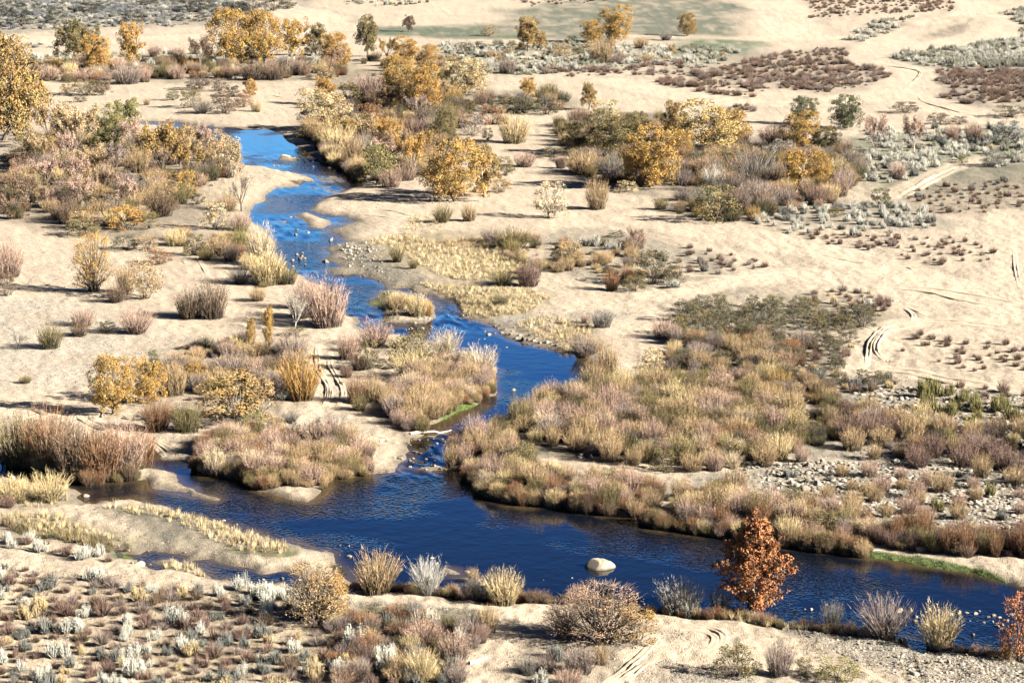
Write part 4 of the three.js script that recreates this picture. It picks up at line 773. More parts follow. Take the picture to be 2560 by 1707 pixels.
P('S', 'pink', 'E', 1680, 660, 80, 70, 'small pink shrub near the grey open one');
P('S', 'pink', 'E', 2220, 765, 180, 125, 'rosy grey shrub at the sandy gap above the big thicket');
P('S', 'mauve', 'E', 1670, 890, 190, 140, 'lilac-pink shrub overhanging the river bend');
P('S', 'tan', 'E', 1830, 1035, 150, 240, 'tan-brown shrub on the corner of the river bend');
P('S', 'tan', 'E', 1740, 850, 120, 90, 'tan shrub beside the lilac-pink one');
P('L', 'pale', 'E', 2130, 1075, 210, 240, 'pale olive-tan bush at the top of the big thicket');
// left bank of the river bend
P('S', 'pink', 'E', 240, 810, 220, 170, 'dusty pink shrub at the water above the bend');
P('S', 'pink', 'E', 60, 905, 160, 160, 'dark pink shrub next to the tyre tracks');
P('S', 'red', 'E', 110, 850, 100, 110, 'red-pink shrub among the dusty pink ones');
P('L', 'olive', 'E', 200, 970, 180, 190, 'olive bush behind the large olive-straw one');
P('S', 'brown', 'E', 130, 980, 130, 120, 'orange-brown shrub at the foot of the olive bush');
P('L', 'olive', 'E', 490, 960, 330, 230, 'large olive bush on the left bank of the bend', { variant: 1 });
P('F', 'straw', 'E', 470, 1030, 300, 190, 'straw-coloured fan of stems in front of the large olive bush');
P('S', 'cream', 'E', 390, 830, 130, 100, 'cream shrub at the water behind the large olive bush');
P('F', 'cream', 'E', 725, 890, 220, 190, 'cream fan shrub overhanging the river bend');
P('F', 'cream', 'E', 960, 1010, 250, 190, 'bleached cream fan shrub at the point of the river bend');
P('S', 'cream', 'E', 820, 990, 200, 150, 'cream-straw shrub between the two bleached fan shrubs');
P('S', 'rust', 'E', 110, 1200, 160, 190, 'rust-pink shrub beside the curved tyre tracks');
P('S', 'tan', 'E', 220, 1190, 150, 170, 'pink-tan shrub joined to the rust-pink one');
P('S', 'olive', 'E', 130, 1255, 120, 105, 'olive small shrub at the foot of the rust-pink one');
P('S', 'red', 'E', 40, 1030, 90, 80, 'dark red low shrub beside the tyre tracks');
// reeds and shrubs of the near channel
[['S', 'olive', 120, 1160, 280, 330], ['S', 'rust', 330, 1180, 300, 380], ['S', 'brown', 520, 1190, 300, 360], ['S', 'rust', 700, 1215, 290, 330], ['S', 'pink', 850, 1190, 280, 320], ['S', 'rust', 950, 1140, 200, 260]].forEach((a, i) => P(a[0], a[1], 'D', a[2], [1630, 1663, 1704, 1738, 1725, 1640][i], a[4] * 1.15, a[5] * .98, `${['olive', 'rust-brown tall', 'brown', 'rust-red', 'pinkish tan', 'orange-pink'][i]} willow clump in the stand over the backwater, ${['outermost', 'second from its shaded end', 'in its middle', 'over its dark waterline', 'second from the sand spit', 'next to the sand spit'][i]}`, { group: 'willow stand over the backwater', variant: i % 3 }));
P('F', 'straw', 'G', 330, 325, 290, 190, 'straw fan grass-shrub on the near side of the backwater');
P('S', 'straw', 'G', 80, 330, 230, 170, 'straw-cream shrub at the photo edge by the backwater');
P('S', 'red', 'G', 40, 370, 130, 80, 'dull red low shrub at the photo edge below the backwater');
// near bank
P('S', 'tan', 'H', 250, 950, 310, 280, 'tan fan shrub at the near bank of the lower pool, first of two', { variant: 1 });
P('F', 'silver', 'H', 600, 965, 240, 250, 'silver-white fan shrub at the near bank of the lower pool', { variant: 0 });
P('S', 'straw', 'H', 1120, 1030, 260, 240, 'straw fan shrub at the near bank before open water', { variant: 1 });
P('S', 'grey', 'H', 930, 1000, 180, 150, 'grey low shrub joined to the straw fan shrub');
P('S', 'tan', 'H', 910, 880, 90, 110, 'small tan shrub at the mud islets');
P('S', 'brown', 'H', 1300, 1020, 90, 90, 'small brown shrub at the water before the sprawling bush');
P('S', 'brown', 'H', 1400, 1025, 100, 90, 'small reddish shrub beside open water before the sprawling bush');
P('S', 'tan', 'H', 770, 975, 100, 90, 'tan reed clump behind the silver-white fan shrub');
P('B', 'twig', 'H', 1790, 1285, 600, 370, 'large sprawling brown twiggy bush across the sandy path', { variant: 0 });
P('B', 'pink', 'H', 1540, 1250, 340, 240, 'thin pinkish twiggy bush on the shaded side of the sprawling one', { variant: 0 });
P('L', 'dgold', 'H', 2030, 1290, 320, 230, 'olive-gold leafy bush at the sunny side of the sprawling one', { variant: 0 });
P('F', 'silver', 'H', 1820, 1010, 120, 140, 'small silver shrub behind the sprawling brown bush');
P('S', 'pink', 'H', 1620, 1020, 150, 120, 'thin pink shrub at the water behind the sprawling brown bush');
P('F', 'silver', 'H', 2290, 1100, 260, 250, 'silver-grey fan shrub between the sprawling bush and the sycamore');
P('F', 'silver', 'I', 60, 1110, 210, 250, 'white-stemmed shrub near the sycamore');
P('F', 'grey', 'I', 280, 1105, 180, 200, 'grey shrub just beside the sycamore trunk');
P('S', 'red', 'I', 590, 1165, 160, 70, 'low reddish tuft under the sycamore');
P('F', 'grey', 'I', 1040, 1205, 160, 190, 'small grey fan shrub standing in the lower pool edge');
P('F', 'mauve', 'I', 1400, 1265, 360, 290, 'mauve-grey fan shrub at the rocky pool edge');
P('S', 'straw', 'I', 1770, 1335, 280, 290, 'straw-olive fan shrub at the gravel bank of the pool', { variant: 1 });
P('L', 'olive', 'I', 390, 1520, 320, 210, 'olive round bush on the sandy path, largest in the lower corner');
P('S', 'mauve', 'I', 680, 1510, 190, 220, 'mauve upright shrub beside the olive round bush');
P('L', 'ygreen', 'I', 1080, 1545, 320, 140, 'yellow-olive flat bush at the bottom of the sandy path');
P('L', 'olive', 'I', 850, 1510, 150, 110, 'olive small bush between the mauve shrub and the yellow-olive one');
P('B', 'tan', 'G', 2150, 1150, 420, 400, 'tan-orange thinning bush on the near bank with a dark shaded heart', { variant: 1 });
P('B', 'orange', 'G', 2230, 1140, 330, 330, 'orange leafy side of the tan thinning bush on the near bank', { variant: 1 });
P('J', 'dolive', 'G', 2290, 900, 130, 140, 'dark green bush behind the tan-orange near bank bush');
// near bottom thicket
[['S', 'rust', 390, 1130, 180, 110, 'rust-tan shrub above the near thicket'], ['S', 'grey', 510, 1140, 130, 160, 'grey upright shrub above the near thicket'], ['J', 'dolive', 240, 1140, 190, 100, 'dark green low bush beside the sandy path'], ['R', 'sage', 740, 1195, 120, 95, 'blue-grey sage ball in the near thicket'], ['S', 'tan', 1010, 1220, 150, 180, 'tan upright shrub at the path side of the near thicket'], ['S', 'grey', 890, 1225, 200, 130, 'grey twiggy shrub beside the blue-grey sage ball'], ['S', 'pink', 560, 1300, 280, 150, 'wide pink-red shrub in the near thicket'], ['S', 'pink', 790, 1410, 240, 200, 'pink twiggy fan in the near thicket, biggest'], ['R', 'silver', 330, 1375, 130, 95, 'silver sage mound in the near thicket'], ['R', 'straw', 350, 1475, 160, 115, 'straw-orange mound in the near thicket'], ['F', 'straw', 560, 1555, 230, 230, 'straw fan shrub at the bottom of the near thicket'], ['R', 'pale', 700, 1480, 120, 100, 'pale straw mound beside the straw fan shrub'], ['R', 'sage', 1480, 1405, 170, 115, 'green-grey sage mound on the path side'], ['S', 'mauve', 1410, 1490, 150, 130, 'mauve twiggy shrub under the green-grey sage mound'], ['S', 'mauve', 1640, 1490, 220, 170, 'mauve-brown shrub below the sprawling brown bush'], ['S', 'tan', 1780, 1440, 130, 140, 'pale tan shrub below the sprawling brown bush'], ['S', 'grey', 1290, 1510, 120, 120, 'grey small shrub at the sandy track edge'], ['R', 'white', 1390, 1580, 170, 95, 'white-green sage mound at the picture bottom'], ['S', 'red', 960, 1290, 110, 90, 'dark red-brown shrub at the shaded track edge'], ['S', 'red', 180, 1420, 120, 130, 'red-brown shrub at the open side of the near thicket'], ['S', 'tan', 190, 1310, 160, 120, 'tan twiggy shrub at the open side of the near thicket'], ['R', 'sage', 400, 1190, 130, 80, 'grey sage mound at the top of the near thicket'], ['S', 'mauve', 800, 1550, 170, 110, 'mauve low shrub at the picture bottom beside the sandy track'], ['R', 'sage', 480, 1200, 120, 90, 'pale sage mound in front of the grey upright shrub'], ['S', 'pink', 1560, 1590, 190, 120, 'pinkish shrub at the picture bottom below the mauve-brown one']].forEach(a => P(a[0], a[1], 'H', a[2], a[3], a[4], a[5], a[6]));
// dark evergreens on the far sage plain
[[140, 175, 155, 105], [375, 130, 125, 78], [350, 176, 95, 55], [905, 165, 140, 92], [255, 70, 95, 48], [40, 112, 120, 90], [610, 85, 200, 66], [1000, 32, 150, 45], [1280, 82, 135, 78], [1415, 82, 145, 80], [1220, 142, 62, 36], [1365, 145, 95, 55], [1600, 97, 155, 84], [1725, 107, 175, 115], [1865, 72, 145, 84], [1965, 57, 125, 62], [130, 60, 80, 40], [1170, 18, 90, 40]].forEach((a, i) => P('J', 'dgreen', 'A', a[0], a[1], a[2], a[3], 'dark evergreen bush ' + ['second from the photo edge, lowest of all on the far sage plain', 'above its smaller twin on the far sage plain', 'smaller, just below a bigger twin on the far sage plain', 'alone, nearest the far sand strip', 'high on the far sage plain, small', 'nearest the photo edge on the far sage plain', 'wide and double on the far sage plain', 'at the top edge of the photo, wide', 'first of the near-touching pair above the sand strip', 'second of the near-touching pair above the sand strip', 'tiny, below the touching pair', 'low, below the touching pair, near the sand strip', 'first of the big row behind the great cottonwood', 'largest of the big row behind the great cottonwood', 'third of the big row behind the great cottonwood', 'last of the big row, by the far sand road', 'small, between two bigger ones at the photo edge', 'small, at the top edge of the photo'][i], { group: 'dark evergreens on the far sage plain' }));

// ---------------------------------------------------------------- populations: one thing per plant, scattered over ground outlines
const occupied = new Map(), cellOf = (x, z) => Math.floor(x / 2) + ':' + Math.floor(z / 2);
function freeSpot(x, z, rad) { for (let i = -1; i <= 1; i++) for (let j = -1; j <= 1; j++) { const l = occupied.get((Math.floor(x / 2) + i) + ':' + (Math.floor(z / 2) + j)); if (l) for (const q of l) if (Math.hypot(q[0] - x, q[1] - z) < rad + q[2]) return false; } return true; }
function take(x, z, rad) { const k = cellOf(x, z); if (!occupied.has(k)) occupied.set(k, []); occupied.get(k).push([x, z, rad]); }
function scatter(sheet, outline, n, seed, gap, each, minWater = .25) {
  const Q = polyOf(LINE(sheet, outline).map(p => toLevel(p[0], p[1], .3))), r = rngOf(seed); let made = 0;
  for (let k = 0; k < n * 30 && made < n; k++) {
    const x = mix(Q.x0, Q.x1, r()), z = mix(Q.z0, Q.z1, r()); if (sdPoly(Q, x, z) > 0) continue;
    if (vnoise(x * .22 + seed, z * .09) < -.35 && r() < .6) continue;       // leave clearings
    if (roadAt(x, z) > .3) continue;
    if (gap && !freeSpot(x, z, gap)) continue;
    const d = waterDist(x, z); if (d < minWater) continue;
    if (gap) take(x, z, gap); each(x, heightFrom(d, x, z), z, r); made++;
  }
  return made;
}
const pick = (l, r) => { let s = 0; for (const q of l) s += q[q.length - 1]; let t = r() * s; for (const q of l) { t -= q[q.length - 1]; if (t <= 0) return q; } return l[0]; };
// kinds: [kind, tint, name, colour word, smallest width, largest width, height / width, weight]
const rus = (w = 1) => ['M', 'red', 'russet_shrub', 'small russet', .5, 1.15, .72, w], brn = (w = 1) => ['M', 'brown', 'russet_shrub', 'small dark brown', .5, 1.2, .68, w], mau = (w = 1) => ['M', 'mauve', 'russet_shrub', 'small mauve', .5, 1.1, .7, w];
const wht = (w = 1) => ['R', 'white', 'rabbitbrush', 'round white', .7, 1.4, .75, w], sag = (w = 1) => ['R', 'sage', 'sage_bush', 'round grey', .6, 1.4, .65, w], pal = (w = 1) => ['R', 'pale', 'rabbitbrush', 'round straw', .5, 1.1, .75, w];
const WHAT = { russet_shrub: 'dry shrub', rabbitbrush: 'brush clump', sage_bush: 'sage bush', willow_shrub: 'willow shrub', leafy_bush: 'leafy bush', fan_shrub: 'fan shrub' };
const MARKS = [['white flat rock', 'G', 1540, 1268], ['white block rock', 'G', 940, 760], ['tan-orange bush', 'G', 2130, 1150], ['side channel end', 'G', 1900, 900], ['big pool boulder', 'H', 1775, 775], ['rust sycamore', 'I', 500, 1125], ['sprawling brown bush', 'H', 1790, 1290], ['silver-white fan shrub', 'H', 600, 965], ['pink twiggy fan', 'H', 790, 1410], ['straw fan shrub', 'H', 560, 1555], ['sage ball', 'H', 740, 1195], ['white log', 'E', 620, 1440], ['islet', 'E', 430, 540], ['bend corner shrub', 'E', 1830, 1035], ['sandy track', 'H', 1000, 1460], ['bleached fan shrub', 'E', 960, 1010], ['large olive bush', 'E', 490, 960], ['yellow trees', 'D', 900, 1270], ['upper left corner', 'G', 0, 850], ['lower left corner', 'G', 0, 1560], ['bottom edge', 'G', 1200, 1567], ['leaning tree', 'D', 2010, 710], ['bright green bush', 'C', 1370, 1420], ['rosy tree', 'C', 1600, 1045], ['tall rosy tree', 'C', 1340, 1065], ['grey mound', 'C', 2240, 975], ['gold dome', 'C', 200, 1030], ['olive-tan bush', 'C', 250, 1510], ['pale-twigged gold tree', 'C', 790, 1310], ['twisted trunk', 'A', 1110, 1250], ['yellow-green tree', 'A', 730, 1060], ['orange-brown bush', 'A', 90, 1490], ['bright orange bush', 'A', 860, 1570], ['big dark gold tree', 'B', 790, 1375], ['tiered tree', 'B', 1285, 350], ['far gold cottonwood', 'B', 1885, 290], ['wide sand track', 'F', 1400, 800], ['curved ruts', 'F', 1560, 580], ['right edge', 'F', 2352, 300], ['right edge', 'F', 2352, 900], ['right edge', 'F', 2352, 1350], ['mossy bank', 'I', 1700, 740], ['white stony field', 'I', 1500, 330], ['pool narrows', 'I', 2352, 900], ['stony slope', 'F', 1500, 1250], ['sand spit', 'G', 1100, 200], ['lower pool bar', 'G', 2050, 290], ['tussock', 'E', 1090, 540], ['rapid', 'E', 600, 1540], ['track end', 'I', 100, 300]];
const LANDMARKS = MARKS.map(([t, sh, x, y]) => { const g = onGround(px(sh, x, y)); return [t, g[0], g[2]]; });
// say which one: beside which plant or rock it stands, and what it is among those there (largest, smallest, nearest ...)
function tellApart(made) {
  const cells = new Map();
  for (const [o, text, w] of made) {
    let best = null, bd = 1e9; for (const q of LANDMARKS) { const d = Math.hypot(q[1] - o.position.x, (q[2] - o.position.z) * .45); if (d < bd) { bd = d; best = q; } }
    const dx = o.position.x - best[1], dz = (o.position.z - best[2]) * .45, side = Math.abs(dx) > Math.abs(dz) ? (dx < 0 ? 'left of' : 'right of') : dz > 0 ? 'before' : 'behind';
    o.userData.label = `${text}, ${side} the ${best[0]}`; const l = cells.get(o.userData.label) ?? cells.set(o.userData.label, []).get(o.userData.label); l.push([o, w]);
  }
  for (const l of cells.values()) {
    if (l.length < 2) continue; let rest = l.slice();
    for (const [word, key] of [['largest', q => -q[1]], ['frontmost', q => -q[0].position.z], ['rearmost', q => q[0].position.z], ['leftmost', q => q[0].position.x / -q[0].position.z], ['rightmost', q => -q[0].position.x / -q[0].position.z], ['smallest', q => q[1]]]) {
      if (!rest.length) break; const all = l.slice().sort((a, b) => key(a) - key(b)), top = all[0]; if (!rest.includes(top)) continue;
      top[0].userData.label = word + ' ' + top[0].userData.label.replace(/^small /, ''); rest = rest.filter(q => q !== top);
    }
    for (const q of rest) { const t = q[0].userData; t.group = t.label.replace(/(shrub|clump|bush|stone|rock|cobble)(?=[ ,])/, m => m + (m === 'bush' ? 'es' : 's')); }
  }
}
function populate(place, sheet, outline, n, seed, kinds, scale = 1, gap = .45) {
  const made = [];
  scatter(sheet, outline, n, seed, gap * scale, (x, y, z, r) => {
    const k = pick(kinds, r), w = mix(k[4], k[5], Math.pow(r(), 1.6)) * scale, tone = TONE[k[1]] ?? k[1];
    const name = k[2] === 'willow_shrub' ? tone + '_willow' : k[2] === 'russet_shrub' && k[1] !== 'red' ? 'brown_shrub' : k[2], what = WHAT[k[2]];
    const o = grow(k[0], k[1], [x, y, z], w, w * k[6] * (.8 + r() * .4), '', `${k[3]} ${what}${what.endsWith('bush') ? 'es' : 's'} ${place}`, { name, turn: r() * 6.283 });
    made.push([o, `${k[3]} ${what} ${place}`, w]);
  });
  tellApart(made);
}
populate('on the near sandy slope', 'G', [-100, 780, 300, 840, 800, 900, 1300, 950, 1700, 1000, 1950, 1050, 2100, 1180, 2400, 1240, 2700, 1300, 2700, 1640, -100, 1640], 250, 301, [rus(3.4), brn(1.6), mau(2), wht(2), sag(3), pal(.8)], 1.25, .42);
populate('on the near bench lip', 'G', [-80, 560, 160, 590, 450, 640, 760, 700, 820, 760, 560, 740, 300, 680, -80, 640], 22, 302, [wht(3), rus(1), mau(1)], 1.15, .4);
populate('on the near bank edge', 'G', [1620, 930, 1960, 960, 1950, 1030, 1640, 1000], 12, 303, [wht(3), sag(1)], 1.15, .35);
populate('in the near thicket', 'H', [-80, 1180, 300, 1150, 700, 1200, 1020, 1240, 960, 1400, 820, 1590, -80, 1590], 60, 304, [rus(2), sag(2), mau(2), wht(1), pal(1)], 1.15, .4);
populate('inside the sand wash', 'F', [1330, 100, 1480, 60, 2140, 100, 2170, 220, 1950, 290, 1700, 260, 1350, 210], 46, 305, [rus(4), mau(2)], 1.1, .5);
populate('below the silver sage', 'F', [820, 60, 1560, 70, 1560, 120, 1180, 190, 980, 150], 26, 306, [rus(3), mau(1)], 1.1, .45);
populate('on the right sand', 'F', [1450, 750, 1700, 740, 2352, 830, 2500, 1010, 2000, 1000, 1700, 930, 1500, 850], 40, 307, [rus(4), brn(1)], 1, .5);
populate('at the dark flat tip', 'F', [900, 450, 1250, 440, 1490, 530, 1400, 620, 1000, 630, 860, 540], 40, 308, [rus(4), mau(2), pal(1), wht(.5)], 1.15, .45);
populate('on the point of the middle flat', 'F', [60, 150, 300, 160, 660, 260, 560, 320, 250, 330, 60, 320], 30, 309, [rus(3), mau(2), sag(1)], 1.15, .45);
populate('in the silver sage belt', 'C', [500, 1510, 760, 1440, 1050, 1420, 1500, 1430, 1700, 1490, 1790, 1600, 1300, 1640, 900, 1640, 600, 1590], 75, 310, [wht(5), sag(2), mau(.6)], 1.3, .5);
populate('in pale grass', 'C', [1180, 1060, 1500, 1050, 1800, 1100, 1780, 1200, 1450, 1260, 1200, 1240], 40, 311, [wht(4), sag(2)], 1.5, .6);
populate('on the right brown flat', 'C', [1500, 1340, 1800, 1270, 2450, 1190, 2450, 1460, 1700, 1470], 80, 312, [rus(3), brn(2), sag(1.5), pal(.7)], 1.2, .55);
populate('by the rosy trees', 'C', [1650, 880, 2400, 880, 2450, 1120, 1700, 1080], 40, 313, [sag(3), wht(2), pal(1)], 1.6, .7);
populate('along the gravel', 'F', [640, 830, 1100, 780, 1300, 830, 1260, 1000, 1500, 1050, 1400, 1150, 900, 1150, 700, 1050], 80, 314, [['L', 'dolive', 'leafy_bush', 'dark olive', 1.1, 2, .65, 2], rus(2), pal(2), sag(1), brn(1)], 1.25, .5);
populate('on the upper stony bank', 'F', [1500, 1140, 1850, 1130, 2080, 1190, 2450, 1240, 2450, 1380, 2000, 1330, 1560, 1240], 16, 315, [['R', 'ygreen', 'rabbitbrush', 'yellow-green', 1.4, 2.3, .75, 3]], 1, .8);
populate('on the far wash edge', 'F', [1900, 1090, 2450, 1130, 2450, 1210, 1980, 1170], 16, 316, [rus(2), brn(1)], 1.3, .6);
populate('on the shady dark flat', 'F', [-60, 640, 300, 560, 900, 560, 1360, 640, 1300, 720, 700, 720, 650, 760, 200, 770, -60, 760], 56, 317, [['L', 'dolive', 'leafy_bush', 'dark olive', 1.4, 2.8, .72, 4], ['L', 'olive', 'leafy_bush', 'low olive', 1.4, 2.4, .72, 1.4], sag(.8)], 1, .9);
populate('below the dark flat', 'F', [-60, 780, 500, 760, 850, 800, 900, 1000, 400, 1050, -60, 1000], 74, 318, [['L', 'dolive', 'leafy_bush', 'dark olive', 1.2, 2.4, .7, 3], ['S', 'tan', 'willow_shrub', 'tan', 1.2, 2.2, 1.0, 2], ['L', 'olive', 'leafy_bush', 'olive', 1.2, 2.2, .75, 1], ['S', 'mauve', 'willow_shrub', 'mauve', 1.1, 1.8, 1, 1], sag(1.5), pal(1)], 1, .6);
const bigMix = [['S', 'tan', 'willow_shrub', 'tan', 1.3, 2.4, 1.05, 3], ['S', 'pink', 'willow_shrub', 'rosy', 1.2, 2.2, 1.05, 2.6], ['S', 'olive', 'willow_shrub', 'olive', 1.3, 2.3, 1.05, 2], ['S', 'straw', 'willow_shrub', 'straw', 1.2, 2.2, .95, 1.8], ['L', 'olive', 'leafy_bush', 'olive', 1.4, 2.2, .85, .6], ['F', 'cream', 'fan_shrub', 'cream', 1.3, 2.2, .8, .5]];
populate('in the big thicket', 'E', [800, 1420, 1060, 1230, 1300, 1130, 1580, 1060, 2000, 1110, 2352, 1060, 3100, 1250, 3200, 1600, 2352, 1700, 1900, 1640, 1650, 1560, 1200, 1500, 1000, 1570, 760, 1567], 165, 319, bigMix, 1, .8);
populate('in the thicket tongue', 'H', [720, 60, 900, 20, 1250, 40, 1380, 130, 1500, 200, 2200, 240, 2150, 380, 2060, 430, 1700, 385, 1250, 335, 1090, 310, 960, 250, 880, 140, 820, 120], 62, 320, [...bigMix, ['S', 'rust', 'willow_shrub', 'rust-brown', 1, 1.7, 1.1, 2]], .92, .5);
populate('on the right bank', 'I', [-60, 330, 300, 260, 700, 350, 1300, 480, 1300, 600, 700, 590, 300, 520, 0, 500], 46, 321, [...bigMix, ['S', 'rust', 'willow_shrub', 'rust-brown', 1, 1.6, 1.15, 2.5]], .92, .5);
populate('in the red reed belt', 'I', [1320, 600, 1500, 560, 2500, 640, 2560, 720, 1900, 700, 1500, 660], 44, 322, [['S', 'rust', 'willow_shrub', 'rust-red', .9, 1.5, 1.5, 4], ['S', 'red', 'willow_shrub', 'dark red', .9, 1.4, 1.4, 3], ['S', 'olive', 'willow_shrub', 'olive', .9, 1.3, 1.4, 1.2]], 1, .42);
populate('on the stony right bank', 'F', [1000, 1300, 1500, 1250, 2450, 1400, 2500, 1640, 2300, 1700, 1500, 1640, 1000, 1500], 40, 323, [['S', 'red', 'willow_shrub', 'reddish brown', 1.6, 3, .8, 3], ['S', 'tan', 'willow_shrub', 'tan', 1.2, 2.2, .9, 2], ['R', 'ygreen', 'rabbitbrush', 'yellow-green', 1, 1.6, .8, 1.2]], 1, .8);
populate('among the white rocks', 'I', [700, 150, 2500, 150, 2500, 560, 1700, 480, 1100, 380], 34, 324, [['S', 'tan', 'willow_shrub', 'tan', 1, 1.9, .9, 2], ['S', 'pink', 'willow_shrub', 'rosy', 1, 1.8, .9, 2], ['R', 'ygreen', 'rabbitbrush', 'yellow-green', 1, 1.6, .9, 1], sag(1)], 1, .8);
populate('on the left bend bank', 'E', [450, 1080, 700, 950, 860, 960, 1010, 1040, 1030, 1130, 900, 1180, 720, 1240, 560, 1400, 420, 1390, 280, 1280, 320, 1190], 56, 325, [['S', 'pink', 'willow_shrub', 'rosy', 1.2, 2, 1, 3], ['S', 'tan', 'willow_shrub', 'tan', 1.2, 2, 1, 2], ['S', 'cream', 'willow_shrub', 'cream', 1.2, 1.9, .95, 2], ['S', 'olive', 'willow_shrub', 'olive', 1, 1.6, 1, .8]], 1, .5);
populate('on the willow bank', 'G', [1340, 60, 1420, -60, 1600, -140, 1900, -110, 2250, -60, 2520, -40, 2560, 20, 2530, 120, 2200, 180, 2100, 220, 1750, 220, 1560, 170, 1400, 120], 76, 326, [['S', 'pink', 'willow_shrub', 'rosy', 1.2, 2, 1, 3], ['S', 'tan', 'willow_shrub', 'tan', 1.1, 1.9, 1, 2], ['S', 'olive', 'willow_shrub', 'olive', 1, 1.7, 1.1, 2], ['S', 'rust', 'willow_shrub', 'rust-red', .9, 1.4, 1.1, 1], ['S', 'cream', 'willow_shrub', 'cream', 1.1, 1.8, 1, 1.4]], 1, .48);
populate('on the far pale grass', 'B', [700, 310, 1200, 300, 2352, 330, 2800, 340, 2600, 430, 2100, 450, 1300, 510, 900, 500, 740, 420], 70, 327, [['R', 'silver', 'rabbitbrush', 'pale silver', 1.4, 3, .6, 3], ['R', 'tan', 'rabbitbrush', 'tan', 1.4, 3, .6, 1.6], ['L', 'olive', 'leafy_bush', 'olive', 1.6, 2.8, .6, 1]], 1, 1.4);
populate('in the left thicket', 'A', [60, 1120, 350, 950, 900, 1000, 1350, 1000, 1580, 1200, 1380, 1330, 1100, 1470, 500, 1500, 100, 1480], 60, 328, [['S', 'tan', 'willow_shrub', 'tan', 2, 3.4, .9, 3], ['S', 'mauve', 'willow_shrub', 'mauve', 2, 3.2, .9, 2], ['L', 'tan', 'leafy_bush', 'tan', 2, 3.4, .75, 2], ['L', 'brown', 'leafy_bush', 'brown', 2, 3.2, .75, 2], ['L', 'dgold', 'leafy_bush', 'golden brown', 2, 3, .75, 1.4]], 1, 1.2);
populate('below the central grove', 'B', [-120, 960, 60, 820, 500, 800, 900, 880, 640, 1040, 640, 1230, 150, 1230, 0, 1160, -100, 1080], 34, 329, [['S', 'tan', 'willow_shrub', 'tan', 2, 3, .9, 3], ['L', 'dgold', 'leafy_bush', 'golden brown', 2, 3.2, .75, 2], ['S', 'mauve', 'willow_shrub', 'mauve', 2, 3, .9, 2], ['L', 'brown', 'leafy_bush', 'brown', 2, 3, .75, 2]], 1, 1.3);
populate('in the right thicket', 'C', [60, 1120, 600, 1060, 1100, 1040, 1250, 1200, 1000, 1400, 500, 1500, 100, 1480], 46, 330, [['F', 'grey', 'fan_shrub', 'grey', 2, 3.2, .75, 2], ['S', 'mauve', 'willow_shrub', 'mauve', 1.8, 3, .85, 2], ['S', 'tan', 'willow_shrub', 'tan', 1.8, 3, .85, 2], ['L', 'olive', 'leafy_bush', 'olive', 2, 3, .75, 1.5], sag(1)], 1, 1.1);

// ---------------------------------------------------------------- far fields nobody could count, grass and gravel: one object each
function swarm(name, label, category, geo, list, tints, base) {
  const m = new THREE.InstancedMesh(geo, base ?? tintMat('white').clone(), list.length), q = new THREE.Object3D(), c = new THREE.Color(); if (!base) m.material.color.setRGB(1, 1, 1);
  list.forEach(([x, y, z, sx, sy, r], i) => { q.position.set(x, y, z); q.rotation.set(0, r() * 6.283, 0); q.scale.set(sx, sy, sx * (.8 + r() * .4)); q.updateMatrix(); m.setMatrixAt(i, q.matrix); const t = tints[Math.floor(clamp(.5 + .62 * vnoise(x * .16 + 40, z * .07) + (r() - .5) * .7, 0, .999) * tints.length)], l = .7 + r() * .6; m.setColorAt(i, c.setRGB(t[0] * l, t[1] * l, t[2] * l)); });
  m.name = numbered(name); m.userData = { label, category, kind: 'stuff' }; m.castShadow = m.receiveShadow = true; scene.add(m); return m;
}
function field(name, label, category, shape, areas, tints, size, hw, mat, share = 1) {
  const list = []; areas.forEach(([sheet, outline, n, scale = 1, minW = .25], i) => scatter(sheet, outline, Math.round(n * share), 700 + i * 17 + list.length, 0, (x, y, z, r) => { const w = mix(size[0], size[1], Math.pow(r(), 1.7)) * scale; list.push([x, y - .02, z, w, w * hw * (.75 + r() * .5), r]); }, minW));
  return swarm(name, label, category, shape, list, tints, mat);
}
const T = TINT;
field('sage_plain', 'grey-blue sage scrub covering the far plain at the top corner', 'sage scrub', SHAPES.R[1], [['A', [-300, -80, 2000, -80, 1950, 40, 1480, 110, 1100, 160, 560, 200, -300, 210], 2300], ['A', [1050, 130, 1450, 120, 1400, 195, 1000, 180], 26], ['A', [-100, 290, 700, 300, 600, 330, -100, 330], 10]], [T.blue, T.blue, T.sage, T.silver, [.11, .11, .107]], [.8, 2.3], .55);
field('russet_scrub', 'low russet and brown scrub covering the far brown flats', 'scrub', SHAPES.M[1], [['C', [0, 520, 900, 340, 1230, 340, 1560, 510, 1480, 560, 1000, 640, 200, 590], 620], ['C', [1640, 480, 2600, 480, 2600, 700, 1780, 720, 1620, 610], 520], ['C', [0, 560, 600, 610, 500, 670, 0, 640], 60], ['B', [1300, 480, 1900, 470, 2352, 420, 2352, 520, 1800, 520, 1450, 540], 110], ['B', [1900, 560, 2352, 540, 2352, 610, 1950, 610], 40], ['C', [330, 720, 560, 740, 500, 770, 330, 760], 14], ['C', [860, 0, 1900, -20, 1850, 80, 1300, 110, 800, 130, 880, 60], 260], ['B', [1180, 0, 1900, -20, 1900, 10, 1250, 50], 40]], [T.red, T.mauve, T.brown, T.red], [.8, 2.2], .62);
